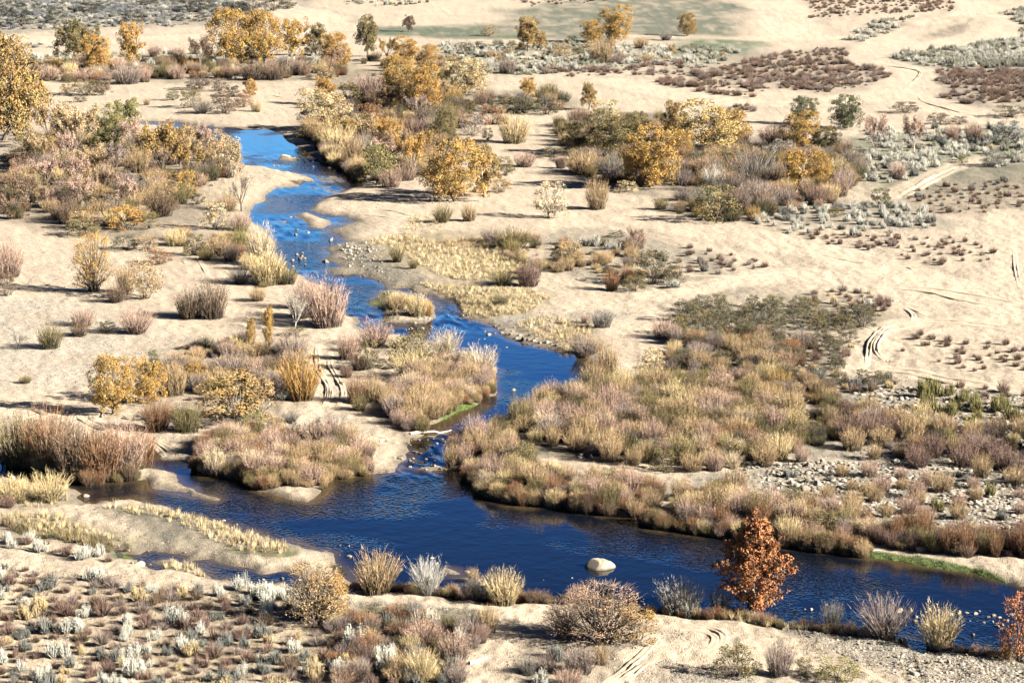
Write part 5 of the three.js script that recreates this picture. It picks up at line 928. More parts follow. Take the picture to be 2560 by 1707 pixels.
field('silver_scrub', 'white-silver brush carpeting the far right flats', 'brush', SHAPES.R[0], [['C', [1400, 390, 2600, 220, 2600, 460, 1720, 470], 900], ['C', [1100, 270, 1320, 150, 1600, 120, 1450, 220, 1300, 300], 120], ['C', [2180, 60, 2600, 60, 2600, 260, 2200, 230], 200], ['C', [0, 330, 400, 330, 250, 460, 0, 480], 90], ['B', [640, 320, 1300, 300, 2352, 310, 2352, 430, 1300, 520, 1000, 520, 780, 430], 520], ['A', [100, 370, 1300, 370, 2352, 400, 2352, 520, 1900, 520, 700, 450, 150, 450], 260], ['B', [-30, -10, 650, -10, 600, 30, 100, 60], 60], ['C', [1250, 900, 2500, 880, 2500, 1120, 1200, 1230], 260], ['C', [0, 1090, 260, 1080, 260, 1140, 0, 1150], 60]], [T.white, T.white, T.silver, [.15, .15, .112], [.12, .118, .09]], [.8, 2.3], .6);
const tuftA = tuftShape(401), tuftB = tuftShape(402, 11), litterT = [T.brown, T.dbrown, T.olive, T.straw, T.mauve];
field('straw_grass', 'straw-yellow dry grass on the bars and banks along the river', 'grass', tuftA, [
  ['E', [150, 110, 460, 50, 620, 110, 1000, 80, 1350, 250, 1230, 320, 900, 380, 700, 350, 540, 270, 330, 140], 2600], ['E', [540, 390, 820, 420, 1300, 440, 1440, 500, 1290, 590, 1000, 620, 860, 590, 760, 480], 1300], ['E', [300, 440, 600, 480, 640, 610, 330, 610], 160],
  ['E', [1200, 670, 1400, 620, 1700, 660, 1790, 870, 1560, 860, 1350, 760], 620], ['G', [700, 380, 900, 350, 1300, 420, 1500, 480, 1980, 620, 1950, 690, 1700, 690, 1500, 610, 1100, 450], 430], ['G', [-60, 440, 400, 420, 700, 560, 900, 600, 880, 680, 600, 640, 200, 560], 330], ['G', [-60, 200, 450, 200, 480, 320, 300, 370, -60, 380], 420],
  ['G', [1120, 720, 1420, 760, 1400, 830, 1130, 780], 60], ['H', [1400, 150, 2200, 230, 2150, 340, 1450, 210], 260], ['E', [640, 860, 900, 930, 1020, 1080, 700, 1240, 500, 1100], 300], ['I', [700, 400, 1300, 480, 1280, 620, 720, 560], 260], ['A', [1420, 1180, 1740, 1230, 1700, 1500, 1350, 1400], 90], ['B', [600, 1380, 830, 1370, 820, 1410, 620, 1400], 30], ['B', [480, 1480, 760, 1470, 720, 1600, 420, 1600], 160], ['H', [-60, 930, 500, 950, 900, 980, 1500, 1040, 1560, 1010, 1200, 960, 700, 940, 0, 900], 160], ['I', [-60, 1120, 300, 1130, 700, 1190, 1200, 1240, 2300, 1400, 2300, 1340, 1500, 1230, 900, 1190, 400, 1110], 200]], [T.straw, T.straw, T.cream, T.straw, T.pale, T.tan], [.22, .62], 1.05);
field('dark_sedge', 'olive and brown sedge tufts along the waterline', 'sedge', tuftB, [['E', [300, 430, 640, 600, 260, 640, 200, 520], 150, 1, .02], ['G', [-60, 470, 300, 500, 880, 640, 930, 690, 600, 640, 150, 570], 420], ['H', [720, 80, 880, 140, 960, 260, 1100, 320, 1500, 380, 2060, 440, 2300, 500, 2300, 470, 1700, 360, 1250, 300, 1000, 220], 420, 1, .02], ['G', [1300, 60, 1460, 150, 1720, 220, 2180, 200, 2300, 140, 2250, 100, 1700, 150, 1400, 60], 220, 1, .02], ['E', [700, 420, 850, 560, 1040, 610, 1200, 600, 1000, 540, 860, 480], 160, 1, .02], ['I', [-60, 480, 700, 600, 1300, 660, 1300, 620, 700, 560, -60, 440], 300, 1, .02], ['E', [1500, 820, 1850, 920, 1900, 1050, 1760, 1020, 1700, 900], 90, 1, .02]], [T.olive, T.brown, T.dolive, T.tan, T.rust], [.3, .6], 1.3);
const thick = mergeGeometries([SHAPES.S[0].stems, SHAPES.S[0].foliage]), thick2 = mergeGeometries([SHAPES.S[3].stems, SHAPES.S[3].foliage]);
field('dry_undergrowth', 'tangled dry undergrowth of tan, rosy and olive stems filling the thickets', 'undergrowth', thick, [
  ['E', [800, 1420, 1060, 1250, 1300, 1160, 1580, 1090, 2000, 1110, 2352, 1100, 2900, 1250, 2700, 1560, 1900, 1640, 1650, 1500, 1200, 1450, 1000, 1570, 760, 1567], 900], ['H', [720, 60, 900, 20, 1250, 40, 1380, 130, 1500, 200, 2200, 240, 2150, 380, 2060, 430, 1700, 385, 1250, 335, 1090, 310, 960, 250, 880, 140, 820, 120], 520, .8],
  ['I', [-60, 330, 300, 260, 700, 350, 1300, 480, 1300, 600, 700, 590, 300, 520, 0, 500], 420, .8], ['I', [1300, 560, 1700, 500, 2500, 600, 2560, 720, 1900, 700, 1450, 650], 260, .7], ['E', [300, 1260, 450, 1080, 700, 950, 860, 960, 1010, 1040, 1030, 1130, 900, 1180, 720, 1240, 560, 1400, 420, 1390], 460, .9], ['G', [1340, 60, 1420, -60, 1600, -140, 1900, -110, 2250, -60, 2520, -40, 2560, 20, 2530, 120, 2200, 180, 2100, 220, 1750, 220, 1560, 170, 1400, 120], 620, .8],
  ['A', [60, 1150, 350, 960, 900, 1000, 1350, 950, 1600, 1180, 1380, 1330, 1150, 1470, 900, 1560, 400, 1560, 60, 1480], 520, 1.4], ['B', [-120, 960, 60, 820, 500, 800, 900, 900, 660, 1060, 640, 1240, 150, 1250, 0, 1180], 330, 1.5], ['B', [1480, 900, 2000, 880, 2352, 1000, 2352, 1270, 1900, 1290, 1600, 1180], 300, 1.6], ['C', [60, 1120, 600, 1040, 1100, 1010, 1250, 1200, 1000, 1420, 500, 1520, 60, 1500], 420, 1.5],
  ['A', [100, 480, 700, 490, 1300, 480, 2350, 470, 2350, 540, 1300, 540, 700, 560, 100, 560], 420, 1.5], ['D', [1100, 850, 1750, 800, 2100, 880, 2150, 1130, 1850, 1200, 1300, 1200, 1150, 1000], 420, .9], ['D', [60, 1560, 980, 1500, 960, 1600, 760, 1640, 560, 1600, 200, 1590], 120, .8], ['D', [1150, 100, 1700, 60, 1850, 250, 1950, 400, 1800, 420, 1620, 260, 1300, 180], 240, 1], ['F', [-60, 780, 600, 760, 900, 900, 700, 1060, -60, 1060], 380, .9], ['F', [-60, 1050, 900, 1050, 1100, 1300, 700, 1567, -60, 1567], 330, .9],
  ['F', [1150, 1330, 1500, 1300, 2500, 1430, 2500, 1640, 1400, 1600], 260, .9], ['H', [-60, 1180, 700, 1190, 1020, 1240, 900, 1420, 820, 1590, -60, 1590], 330, .7], ['E', [1050, 90, 1350, 80, 1420, 300, 1300, 380, 1150, 250], 130, .9], ['E', [1450, 120, 2000, 120, 2352, 250, 2352, 390, 1950, 400, 1500, 300], 240, 1]],
  [T.tan, T.pink, T.mauve, T.olive, T.straw, T.mauve, T.brown, T.dolive, T.twig, T.rust], [.4, 2.2], .75, undefined, .36);
field('bank_fringe', 'overhanging reeds and brush along the dark waterline of the right bank', 'reeds', thick, [['H', [820, 120, 900, 180, 960, 280, 1090, 335, 1250, 358, 1450, 380, 1700, 408, 1900, 440, 2150, 505, 2400, 545, 2352, 500, 2100, 440, 1700, 360, 1250, 310, 1000, 260, 880, 140], 420, .62, -.1], ['I', [-20, 535, 200, 565, 750, 645, 1100, 695, 1300, 700, 1300, 650, 750, 590, 200, 520, -20, 490], 260, .62, -.1], ['H', [0, 920, 300, 960, 700, 985, 1200, 1045, 1500, 1050, 2200, 1110, 2352, 1110, 2352, 1080, 1700, 1010, 1200, 985, 700, 945, 100, 890], 130, .42, -.1], ['I', [0, 1130, 330, 1125, 640, 1180, 1000, 1225, 1500, 1290, 2200, 1400, 2300, 1370, 1600, 1250, 1000, 1190, 500, 1110, 0, 1090], 110, .42, -.1], ['G', [1310, 70, 1400, 130, 1560, 175, 1700, 205, 1780, 235, 1880, 220, 2200, 225, 2260, 160, 2500, 140, 2560, 90, 2500, 60, 2200, 120, 1900, 150, 1600, 120, 1400, 60], 300, .55, -.1], ['E', [1040, 1000, 1060, 1090, 1020, 1180, 880, 1200, 720, 1270, 600, 1380, 560, 1370, 700, 1180, 900, 1120, 980, 1000], 130, .6, .02], ['B', [-250, 930, -180, 960, -90, 1090, 20, 1180, 140, 1260, 160, 1220, 40, 1120, -60, 1020, -200, 900], 120, 1.5, -.1], ['D', [20, 1640, 330, 1690, 520, 1735, 700, 1765, 900, 1740, 960, 1660, 900, 1640, 600, 1680, 300, 1630, 60, 1580], 140, .7, -.1]], [T.tan, T.olive, T.rust, T.brown, T.straw, T.pink], [.7, 1.9], .95);
field('dry_thicket', 'low leafy brush of olive, brown and ochre among the trees', 'brush', thick2, [['A', [60, 1150, 350, 960, 900, 960, 1350, 950, 1600, 1120, 1380, 1330, 1150, 1490, 900, 1580, 300, 1590, 60, 1480], 330, 1.8], ['B', [-120, 960, 60, 760, 300, 640, 700, 620, 900, 700, 1500, 640, 1560, 760, 1000, 790, 640, 900, 700, 1060, 640, 1240, 150, 1250, 0, 1180], 420, 1.8], ['B', [1480, 860, 2000, 820, 2352, 860, 2352, 1290, 1900, 1290, 1600, 1180], 360, 1.8], ['C', [-30, 1060, 600, 1000, 1100, 980, 1300, 1200, 1000, 1440, 500, 1530, 0, 1520], 420, 1.7], ['A', [300, 430, 1250, 430, 2352, 420, 2352, 520, 300, 500], 220, 1.8], ['B', [100, 380, 700, 400, 1000, 560, 900, 640, 300, 640], 120, 1.7], ['F', [-60, 1060, 900, 1060, 1300, 1320, 900, 1567, -60, 1567], 420, 1], ['E', [1450, 1180, 2400, 1120, 2400, 1567, 1700, 1600], 200, 1]], [T.olive, T.brown, T.dgold, T.tan, T.dolive, T.mauve, T.twig], [.6, 2.0], .75, undefined, .5);
field('green_moss', 'bright green moss and cress along the wet bank', 'moss', tuftB, [['E', [560, 1430, 690, 1310, 760, 1240, 880, 1190, 950, 1200, 840, 1260, 730, 1300, 640, 1370], 330, 1, -.4], ['I', [1150, 660, 1330, 660, 1640, 695, 2080, 780, 2280, 870, 1900, 860, 1480, 755, 1200, 700], 1100, 1, -.3], ['G', [780, 655, 980, 690, 860, 700], 60, 1, -.1]], [T.moss, [.045, .075, .01], [.07, .10, .02]], [.2, .42], .45);
field('ground_litter', 'dry twigs, small weeds and litter on the soil between the shrubs', 'litter', tuftB, [['G', [-60, 800, 1900, 900, 2600, 1200, 2600, 1600, -60, 1600], 1700], ['H', [-60, 1080, 1060, 1100, 860, 1590, -60, 1590], 800], ['F', [-60, 760, 1300, 900, 2450, 1150, 2450, 1640, -60, 1640], 2600], ['I', [0, 200, 2450, 100, 2450, 600, 700, 420], 900], ['C', [1500, 1300, 2450, 1180, 2450, 1470, 1600, 1480], 700], ['A', [0, 950, 1500, 930, 1500, 1300, 1000, 1500, 0, 1500], 900], ['D', [950, 850, 2200, 800, 2200, 1300, 1000, 1350], 900], ['E', [1300, 80, 2352, 150, 2352, 420, 1500, 330], 700], ['C', [0, 1000, 1200, 1000, 1200, 1500, 0, 1500], 700], ['I', [600, 1250, 2400, 1450, 2400, 1600, 900, 1600], 300]], litterT, [.18, .45], .7);

const dimStone = c => c.map(v => v * .47);
const rockMat = new THREE.MeshStandardMaterial({ color: new THREE.Color().setRGB(1, 1, 1), roughness: .93, bumpMap: sandBump, bumpScale: .03 });
const stoneTints = [[.21, .18, .14], [.15, .13, .105], [.25, .22, .175], [.085, .078, .065], [.18, .15, .115], [.28, .26, .22]].map(dimStone);
const pebble = rockShape(501, { detail: 0, cuts: 3 }), pebble2 = rockShape(502, { detail: 1, cuts: 5 });
const stones = (name, label, areas, size) => field(name, label, 'gravel', pebble, areas, stoneTints, size, .5, rockMat);
stones('gravel', 'scattered pebbles and cobbles over the sand flats and stony bars', [
  ['D', [-80, 500, 500, 500, 900, 740, 1500, 760, 1450, 850, 900, 900, 620, 1000, 560, 1120, 0, 1130, -80, 1100], 5200], ['E', [-20, 110, 160, 100, 330, 150, 560, 330, 700, 400, 420, 420, 250, 380, 130, 330, -20, 330], 2600, 1.2, -.3], ['E', [1000, 640, 1300, 590, 2000, 600, 1700, 690, 1250, 680], 1100], ['E', [300, 560, 640, 590, 560, 660, 260, 640], 260, 1.2, -.6], ['D', [1650, 1330, 2352, 1290, 2500, 1450, 2400, 1560, 1800, 1480], 1500],
  ['F', [1000, 1050, 1800, 1060, 2500, 1170, 2500, 1640, 900, 1640, 1200, 1300], 3600, 1.2], ['I', [300, 50, 2500, 50, 2500, 560, 1500, 480, 700, 330, 200, 200], 4600, 1.3], ['I', [700, 1170, 1200, 1220, 2500, 1400, 2500, 1600, 1700, 1600, 1200, 1420, 800, 1250], 7500, 1.1], ['I', [-60, 1470, 400, 1520, 700, 1590, -60, 1600], 900], ['A', [1700, 1150, 2130, 1210, 2000, 1280, 1750, 1340, 1700, 1400, 1550, 1400], 400], ['A', [2150, 1400, 2352, 1300, 2352, 1600, 2200, 1500], 300], ['B', [-20, 1340, 560, 1400, 560, 1590, 100, 1590], 700], ['E', [800, 1420, 1060, 1250, 1800, 1200, 2500, 1250, 2500, 1567, 1700, 1600, 1200, 1500], 2200, 1.2], ['H', [850, 1300, 1250, 1330, 1240, 1590, 880, 1590], 250], ['H', [1900, 1350, 2352, 1150, 2352, 1600, 1800, 1600], 700], ['G', [-60, 640, 700, 760, 1900, 950, 2600, 1200, 2600, 1600, -60, 1600], 2600], ['G', [600, 400, 1000, 330, 1500, 490, 2000, 640, 1500, 680, 1000, 630], 500, 1, -.2]], [.06, .24]);
field('white_stones', 'pale broken stones covering the stony right bank', 'gravel', pebble2, [['F', [1150, 1110, 1800, 1090, 2500, 1190, 2500, 1640, 1200, 1640, 1150, 1350], 1500], ['I', [420, 60, 2500, 60, 2500, 540, 1500, 470, 900, 340, 400, 200], 1900], ['E', [1750, 1300, 2400, 1280, 2400, 1600, 1600, 1600], 300], ['I', [800, 1210, 2500, 1410, 2500, 1590, 1700, 1590, 1000, 1350], 900, .6]], [[.165, .152, .13], [.14, .125, .105], [.115, .10, .08], [.06, .055, .047]], [.14, .62], .55, rockMat);
stones('loose_clods', 'small clods, footprints edges and chips on the open sand', [['F', [-60, 20, 2500, -30, 2500, 1120, 1500, 960, 1280, 760, 1480, 520, 900, 420, 300, 330, 500, 250], 3200], ['A', [300, 620, 1150, 700, 2000, 560, 2080, 800, 1500, 880, 900, 820, 300, 780], 900, 1.3], ['E', [1300, 420, 1500, 340, 2352, 450, 2352, 560, 1700, 600, 1300, 560], 700], ['D', [-60, 120, 450, 180, 700, 500, 0, 560], 500], ['D', [0, 1180, 900, 1300, 1500, 1420, 1400, 1600, 900, 1600, 600, 1350, 0, 1400], 900], ['H', [0, 960, 1300, 1020, 1560, 1050, 1060, 1120, 0, 1040], 500], ['G', [380, 290, 620, 360, 900, 480, 1000, 560, 700, 560, 480, 460], 250]], [.08, .22]);

// ---------------------------------------------------------------- rocks that can be told apart
const rockShapes = [511, 512, 513, 514, 515, 516].map(s => rockShape(s, { detail: 2, cuts: 8 }));
const rockMats = stoneTints.map(t => { const m = rockMat.clone(); m.color.setRGB(...t); return m; });
const paleRock = rockMat.clone(); paleRock.color.setRGB(.165, .142, .11);
let rk = 0;
function rock([x, y, z], w, h, label, group, mat, sink = .38, name = 'river_rock') {
  const m = new THREE.Mesh(rockShapes[rk % 6], mat ?? rockMats[rk % rockMats.length]); rk++;
  m.name = numbered(name); m.scale.set(w, h, w * .85); m.position.set(x, Math.max(y, -.12) + h * (.5 - sink) - .02, z); m.rotation.y = R0() * 6.283; m.castShadow = m.receiveShadow = true;
  m.userData = { label, category: 'rock' }; if (group) m.userData.group = group; scene.add(m); return m;
}
function rockAt(sheet, x, y, wpx, label, group, hw = .62, mat, name) { const g = onGround(px(sheet, x, y)), m = metresPerPx(g) / ZOOM, w = wpx * m * 1.08; if (g[1] < 0) { const q = toLevel(...px(sheet, x, y), 0); g[0] = q[0]; g[2] = q[1]; g[1] = 0; } return rock(g, w, w * hw * .98, label, group, mat, .46, name); }
{ // the smooth boulder in the lower pool
  const b = rockAt('H', 1775, 778, 200, 'largest smooth pale boulder rising from the lower pool', null, .54, paleRock, 'boulder'), g0 = new THREE.IcosahedronGeometry(.5, 9); g0.deleteAttribute('uv'); g0.deleteAttribute('normal');
  const g = mergeVertices(g0, 1e-5), p = g.attributes.position, c = new Float32Array(p.count * 3);
  for (let i = 0; i < p.count; i++) {
    let x = p.getX(i), y = p.getY(i), z = p.getZ(i); const n = fbm(x * 3 + 4, y * 4 + z * 3, 3), f = fbm(x * 14, y * 16 + z * 12, 3);
    const k = 1 + .16 * n + .03 * f; x *= k; z *= k; y *= k * (1 - .25 * (x + .1)); const cr = Math.abs(x + .16 - y * .5 + .05 * n); y -= .05 * Math.max(0, 1 - cr / .045);
    const d = x * -.75 + y * .5 + z * .43 - .33; if (d > 0) { x += .7 * d; y -= .46 * d; z -= .4 * d; }
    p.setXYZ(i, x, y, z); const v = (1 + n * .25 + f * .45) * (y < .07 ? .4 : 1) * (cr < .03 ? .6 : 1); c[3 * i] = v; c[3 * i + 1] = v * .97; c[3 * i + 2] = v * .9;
  }
  g.setAttribute('color', new THREE.BufferAttribute(c, 3)); g.computeVertexNormals(); b.geometry = g; b.rotation.y = .15; b.scale.z *= .75; b.material = paleRock.clone(); b.material.vertexColors = true;
}
rockAt('G', 940, 760, 105, 'white block rock beside the narrow side channel', null, .5, paleRock, 'boulder');
rockAt('G', 1540, 1268, 84, 'white flat rock among the shrubs of the near slope', null, .45, rockMats[5], 'boulder');
rockAt('I', 1600, 1510, 90, 'pale rounded rock on the gravel near the bottom edge', null, .42, rockMats[5], 'boulder');
rockAt('E', 850, 868, 44, 'pale rock in the water off the cream fan shrubs', null, .75, paleRock, 'boulder');
rockAt('E', 1185, 1116, 46, 'pale flat rock in the middle of the river bend', null, .4, paleRock, 'boulder');
rockAt('E', 1005, 1172, 48, 'grey rock at the foot of the river point', null, .6, rockMats[5], 'boulder');
rockAt('A', 1950, 1092, 90, 'flat tan rock islet in the upper pool', null, .3, paleRock, 'boulder');
rockAt('G', 590, 290, 60, 'white rock at the corner of the backwater sand', null, .55, rockMats[5], 'boulder');
rockAt('G', 80, 170, 50, 'white rock at the backwater by the photo edge', null, .8, rockMats[5], 'boulder');
const RG = [
  ['H', 'pale rock in the near shallows', [340, 700, 28, 630, 714, 34, 660, 752, 38, 720, 742, 20, 862, 810, 48, 410, 795, 46, 60, 705, 50, 60, 630, 18, 372, 718, 20, 1388, 864, 16, 1588, 850, 20, 2022, 968, 38, 480, 770, 12]],
  ['G', 'pale rock off the grassy bar', [1530, 458, 28, 1618, 484, 22, 2065, 652, 22, 2320, 628, 20, 2320, 694, 18, 1455, 456, 34]],
  ['G', 'pale rock in the narrow side channel', [1600, 868, 36, 1640, 872, 28, 1770, 866, 30, 1800, 860, 30, 1925, 856, 36, 1260, 680, 28, 1010, 684, 26, 925, 730, 20, 1140, 606, 32, 1105, 610, 26, 1020, 760, 30, 900, 752, 36]],
  ['I', 'pale rock in the shallow pool end', [900, 1066, 38, 855, 1064, 20, 1000, 1034, 30, 715, 1205, 62, 808, 1200, 46, 850, 1188, 28, 930, 1210, 28, 1500, 1078, 88, 1575, 1078, 66, 1610, 1116, 44, 1610, 1146, 44, 1680, 1084, 28, 1850, 1100, 46, 1910, 1090, 56, 1965, 1090, 46, 2020, 1096, 46, 2050, 1078, 28, 2082, 1156, 34, 2175, 1180, 48, 2210, 1172, 34, 2003, 1240, 52, 1985, 1144, 18, 2110, 1118, 34, 2150, 1108, 46, 2185, 1120, 36, 2140, 1150, 28, 2235, 1140, 40, 2270, 1100, 46, 2225, 1200, 34, 1750, 1070, 22]],
  ['E', 'cobble on the stony edge of the bend', [1015, 738, 38, 990, 718, 22, 1060, 728, 34, 1205, 772, 34, 1255, 788, 56, 1290, 778, 38, 1330, 806, 34, 1370, 806, 38, 1400, 822, 34, 1440, 826, 34, 1480, 856, 36, 950, 770, 16, 990, 766, 16, 1140, 824, 26, 1080, 700, 34, 1110, 724, 38, 1140, 740, 38, 1170, 736, 32, 1230, 746, 40, 1060, 688, 28, 1130, 700, 30, 1180, 714, 34, 1300, 744, 34, 1340, 766, 38, 1420, 790, 34, 1520, 862, 34, 1560, 872, 30, 1190, 690, 26, 1100, 676, 26]],
  ['E', 'cobble in the riffle below the islet', [560, 697, 42, 520, 738, 24, 550, 752, 26, 490, 696, 30, 512, 692, 26, 530, 696, 20, 470, 700, 22, 450, 704, 18, 360, 712, 26, 340, 716, 22, 300, 700, 24, 420, 660, 28, 460, 664, 28, 500, 656, 28, 540, 650, 28, 580, 640, 26, 610, 630, 26, 380, 655, 24, 340, 650, 24, 740, 604, 14, 780, 590, 12, 810, 612, 20, 840, 622, 22, 870, 630, 22, 690, 550, 14]],
  ['E', 'rock in the small rapid under the white log', [560, 1500, 34, 590, 1514, 26, 630, 1505, 30, 660, 1480, 24, 520, 1545, 44, 545, 1550, 36, 500, 1540, 30, 620, 1560, 36, 590, 1590, 30, 650, 1600, 26, 420, 1580, 40, 480, 1605, 36, 700, 1590, 30, 540, 1460, 24, 600, 1456, 20, 640, 1450, 22, 500, 1455, 22, 460, 1480, 26, 700, 1450, 22, 720, 1560, 28]],
  ['H', 'cobble in the dark small rapid', [470, 40, 26, 500, 30, 24, 540, 60, 24, 580, 62, 28, 620, 80, 26, 560, 100, 30, 600, 108, 34, 640, 112, 38, 690, 100, 34, 720, 110, 34, 480, 88, 26, 500, 62, 30, 640, 60, 24, 590, 125, 26, 700, 130, 26, 410, 36, 54, 370, 30, 34]],
  ['D', 'stone in the middle rapids', [2030, 190, 34, 2060, 205, 44, 2085, 215, 34, 2050, 222, 40, 2000, 232, 34, 2065, 180, 28, 2230, 240, 44, 2210, 238, 26, 2000, 270, 22, 2085, 258, 24, 1930, 190, 14, 2260, 95, 40, 2268, 80, 30, 1840, 35, 34, 2100, 40, 40, 2030, 20, 28, 2020, 55, 30]],
  ['A', 'stone in the upper riffle', [2010, 1110, 20, 2040, 1106, 24, 2080, 1104, 26, 2120, 1100, 26, 2160, 1096, 30, 2200, 1094, 24, 1900, 1138, 22, 1870, 1132, 20, 1930, 1130, 18, 2140, 1140, 22, 2060, 1148, 18, 2090, 1152, 18, 2250, 1150, 26, 2270, 1148, 22, 1810, 1136, 16, 1985, 1486, 22, 2012, 1484, 24]],
];
for (const [s, label, l] of RG) { const made = []; for (let i = 0; i < l.length; i += 3) made.push([rockAt(s, l[i], l[i + 1], l[i + 2], label, label.replace(/(rock|stone|cobble)/, '$1s'), .5 + R0() * .25), label, l[i + 2]]); tellApart(made); }
for (const [place, s, o, n, a, b, mw] of [
  ['of the white stony field', 'I', [400, 60, 2450, 60, 2450, 560, 1500, 470, 900, 330, 400, 180], 120, .35, .95, .3], ['of the upper stony bank', 'F', [1200, 1120, 2450, 1190, 2450, 1640, 1200, 1600], 60, .4, 1.1, .3],
  ['in the big thicket', 'E', [1700, 1300, 2400, 1280, 2400, 1600, 1600, 1600], 40, .35, .9, .3], ['on the near gravel', 'I', [700, 1180, 2400, 1400, 2400, 1580, 1500, 1500], 40, .2, .5, .2], ['of the stony bar', 'E', [-20, 120, 160, 110, 300, 200, 300, 330, 60, 330], 60, .3, .75, -.3], ['below the pebble plain', 'D', [1750, 1360, 2350, 1330, 2350, 1500, 1900, 1470], 40, .25, .55, .3]])
  { const made = []; scatter(s, o, n, 900 + n + a * 100, .25, (x, y, z, r) => { const w = mix(a, b, Math.pow(r(), 2)), text = `${w > .55 ? 'big ' : ''}pale bank stone ${place}`; made.push([rock([x, y, z], w, w * (.5 + r() * .25), text, `bank stones ${place}`, rockMats[r() < .6 ? [0, 2, 5][Math.floor(r() * 3)] : Math.floor(r() * 6)], .25, 'bank_rock'), text, w]); }, mw); tellApart(made); }

// ---------------------------------------------------------------- driftwood
function log(sheet, pts, rad, label, tint = 'silver') {
  const path = LINE(sheet, pts).map((p, i) => { const g = onGround(p); return [g[0], Math.max(g[1], -.02) + rad * .7 + (i % 2) * .04, g[2]]; }), b = new MB(), c = curve(path.map(p => [p[0], p[2]]), false, 3).map((q, i) => [q[0], path[Math.min(path.length - 1, Math.floor(i / 3))][1], q[1]]);
  b.tube(c, c.map((_, i) => rad * (1 - .6 * i / c.length)), grey(1), 6);
  const m = new THREE.Mesh(b.build(), tintMat(tint)); m.name = numbered('driftwood_log'); m.userData = { label, category: 'log' }; m.castShadow = m.receiveShadow = true; scene.add(m);
}
log('E', [480, 1440, 560, 1448, 680, 1438, 760, 1436], .11, 'long white driftwood log lying across the small rapid');
log('I', [750, 632, 800, 628, 860, 624], .08, 'thin white driftwood log at the waterline behind the sycamore');
log('I', [1280, 672, 1330, 672, 1380, 668], .06, 'short bleached branch on the mossy bank');
log('D', [1700, 285, 1740, 310, 1775, 335], .09, 'bleached branch among straw shrubs on the left bank');
log('E', [1270, 375, 1300, 372, 1330, 376].map((v, i) => i % 2 ? v + 1095 : v - 1000), .09, 'pale log half hidden on the bank of the lower pool');
log('H', [885, 1440, 950, 1425, 1005, 1405], .13, 'pale log at the edge of the sandy track');
log('D', [2190, 1245, 2210, 1200, 2230, 1190].map((v, i) => i % 2 ? v + 60 : v - 1500), .07, 'grey stick on the pebble plain', 'grey');

// ---------------------------------------------------------------- wheel ruts pressed in the sand: a low ridge on each side of a shallow groove
function rut(sheet, flat, width = .34) {
  const pts = curve(LINE(sheet, flat).map(p => { const g = onGround(p); return [g[0], g[2]]; }), false, 1), fine = [];
  const c = curve(pts, false, 8); let last = null; for (const q of c) { if (last && Math.hypot(q[0] - last[0], q[1] - last[1]) < .3) continue; fine.push(q); last = q; }
  const prof = [[-.95, -.015], [-.6, .13], [-.3, .012], [.3, .012], [.6, .13], [.95, -.015]], pos = [], uv = [], idx = [];
  fine.forEach((q, i) => {
    const a = fine[Math.max(0, i - 1)], b = fine[Math.min(fine.length - 1, i + 1)], dx = b[0] - a[0], dz = b[1] - a[1], l = Math.hypot(dx, dz) + 1e-6, end = Math.min(1, Math.min(i, fine.length - 1 - i) / 10), hgt = (.6 + .6 * clamp(.5 + vnoise(q[0] * .7, q[1] * .5))) * end;
    for (const [s, y] of prof) { const x = q[0] - dz / l * s * width, z = q[1] + dx / l * s * width; pos.push(x, heightAt(x, z) + (y < 0 ? -.03 : y * hgt + (y < .02 ? .006 : 0)), z); uv.push(x, z); }
    if (i) for (let k = 0; k < 5; k++) { const p = (i - 1) * 6 + k, n = i * 6 + k; idx.push(p, p + 1, n, p + 1, n + 1, n); }
  });
  const g = new THREE.BufferGeometry(); g.setAttribute('position', new THREE.Float32BufferAttribute(pos, 3)); g.setAttribute('uv', new THREE.Float32BufferAttribute(uv, 2)); g.setIndex(idx); g.computeVertexNormals();
  markStructure(new THREE.Mesh(g, rutMat), numbered('wheel_rut_ground'));
}
const rutMat = new THREE.MeshStandardMaterial({ color: new THREE.Color().setRGB(.24, .193, .143), map: sandMap, roughness: .97, side: THREE.DoubleSide });
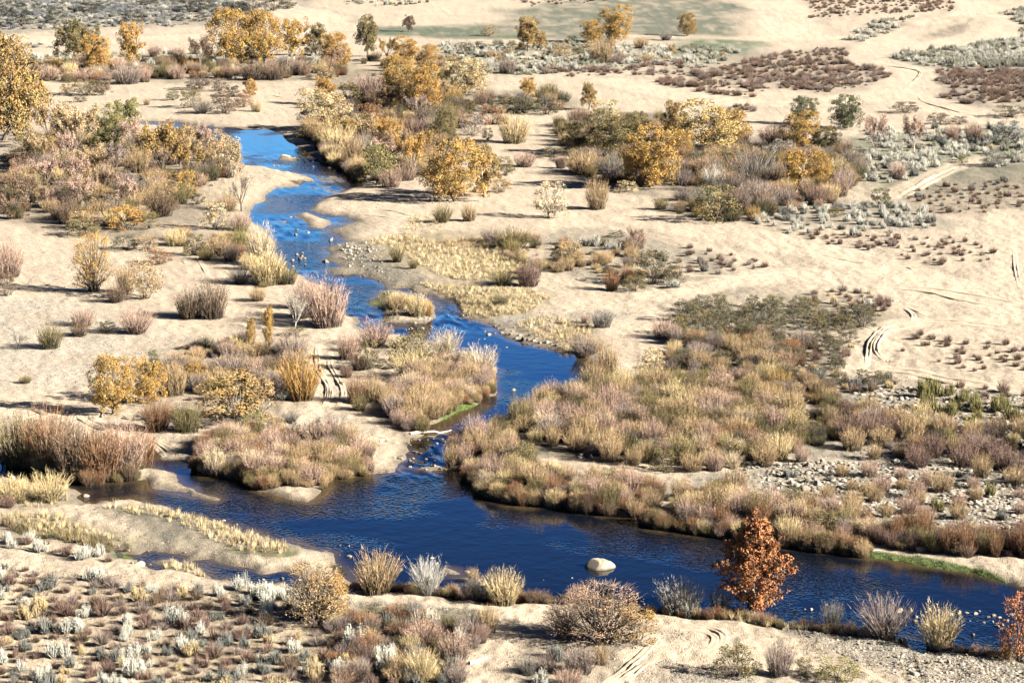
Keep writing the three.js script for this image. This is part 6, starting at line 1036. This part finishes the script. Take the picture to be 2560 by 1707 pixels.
for (const t of [
  ['D', [2170, 800, 2165, 900, 2180, 990, 2220, 1050, 2250, 1110, 2250, 1160, 2210, 1230]], ['D', [2260, 850, 2255, 950, 2300, 1030, 2340, 1100, 2345, 1160, 2300, 1240]], ['D', [2200, 1000, 2235, 1080, 2240, 1150, 2200, 1210]],
  ['D', [1330, 190, 1380, 260, 1420, 340]], ['D', [1240, 215, 1290, 270]], ['D', [0, 1235, 200, 1245, 320, 1290, 420, 1250, 470, 1330]], ['D', [620, 1275, 640, 1320, 760, 1370, 860, 1410]], ['D', [520, 1265, 580, 1330, 760, 1400, 900, 1480]],
  ['D', [0, 1300, 160, 1310, 280, 1260]], ['D', [1000, 1440, 1100, 1490, 1200, 1560]], ['D', [960, 1480, 1060, 1530, 1130, 1600]],
  ['F', [1500, 540, 1560, 570, 1600, 610, 1590, 640]], ['F', [1540, 530, 1640, 580, 1700, 610]], ['F', [1280, 960, 1290, 860, 1310, 780, 1400, 690, 1550, 670]], ['F', [1420, 930, 1350, 860, 1350, 790, 1430, 710, 1600, 690]],
  ['F', [1320, 970, 1600, 1010, 1900, 1080, 2352, 1130]], ['F', [1450, 960, 1700, 1000, 2000, 1060, 2352, 1100]], ['F', [2290, 150, 2300, 280, 2330, 420]], ['F', [1450, 420, 1700, 450, 2000, 520, 2352, 570]], ['F', [1500, 400, 1800, 430, 2100, 480, 2352, 530]], ['F', [1600, 640, 1900, 660, 2352, 720]], ['F', [1560, 620, 1900, 640, 2352, 690]], ['F', [1400, 270, 1560, 280, 1620, 310]],
  ['F', [900, 170, 1150, 230, 1300, 250]], ['F', [0, 320, 400, 340, 800, 300]], ['H', [2080, 430, 2180, 350, 2352, 280]], ['H', [2130, 440, 2250, 360, 2380, 310]],
  ['C', [1480, 1350, 1620, 1270, 1800, 1180, 1900, 1140]], ['C', [1540, 1350, 1700, 1260, 1880, 1170]], ['C', [1620, 640, 1680, 700, 1850, 750, 2100, 800]], ['C', [1330, 430, 1500, 460, 1640, 490, 1600, 560, 1480, 620]], 
  ['I', [0, 1200, 150, 1215, 240, 1260, 200, 1330, 100, 1350]], ['I', [0, 1170, 200, 1190, 300, 1250, 260, 1330]], ['H', [1780, 1590, 1950, 1480, 2100, 1340, 2180, 1250]], ['H', [1850, 1590, 2020, 1490, 2170, 1380]], ['I', [900, 1390, 1200, 1460, 1400, 1560]], ['A', [1780, 640, 1900, 660, 2030, 690]], ['A', [330, 720, 500, 760, 700, 770]], ['B', [1330, 860, 1420, 870, 1560, 865]], ['B', [100, 1430, 350, 1440, 560, 1500]], ['B', [60, 1470, 300, 1480, 500, 1540]],
]) rut(...t);

renderer.render(scene, camera);
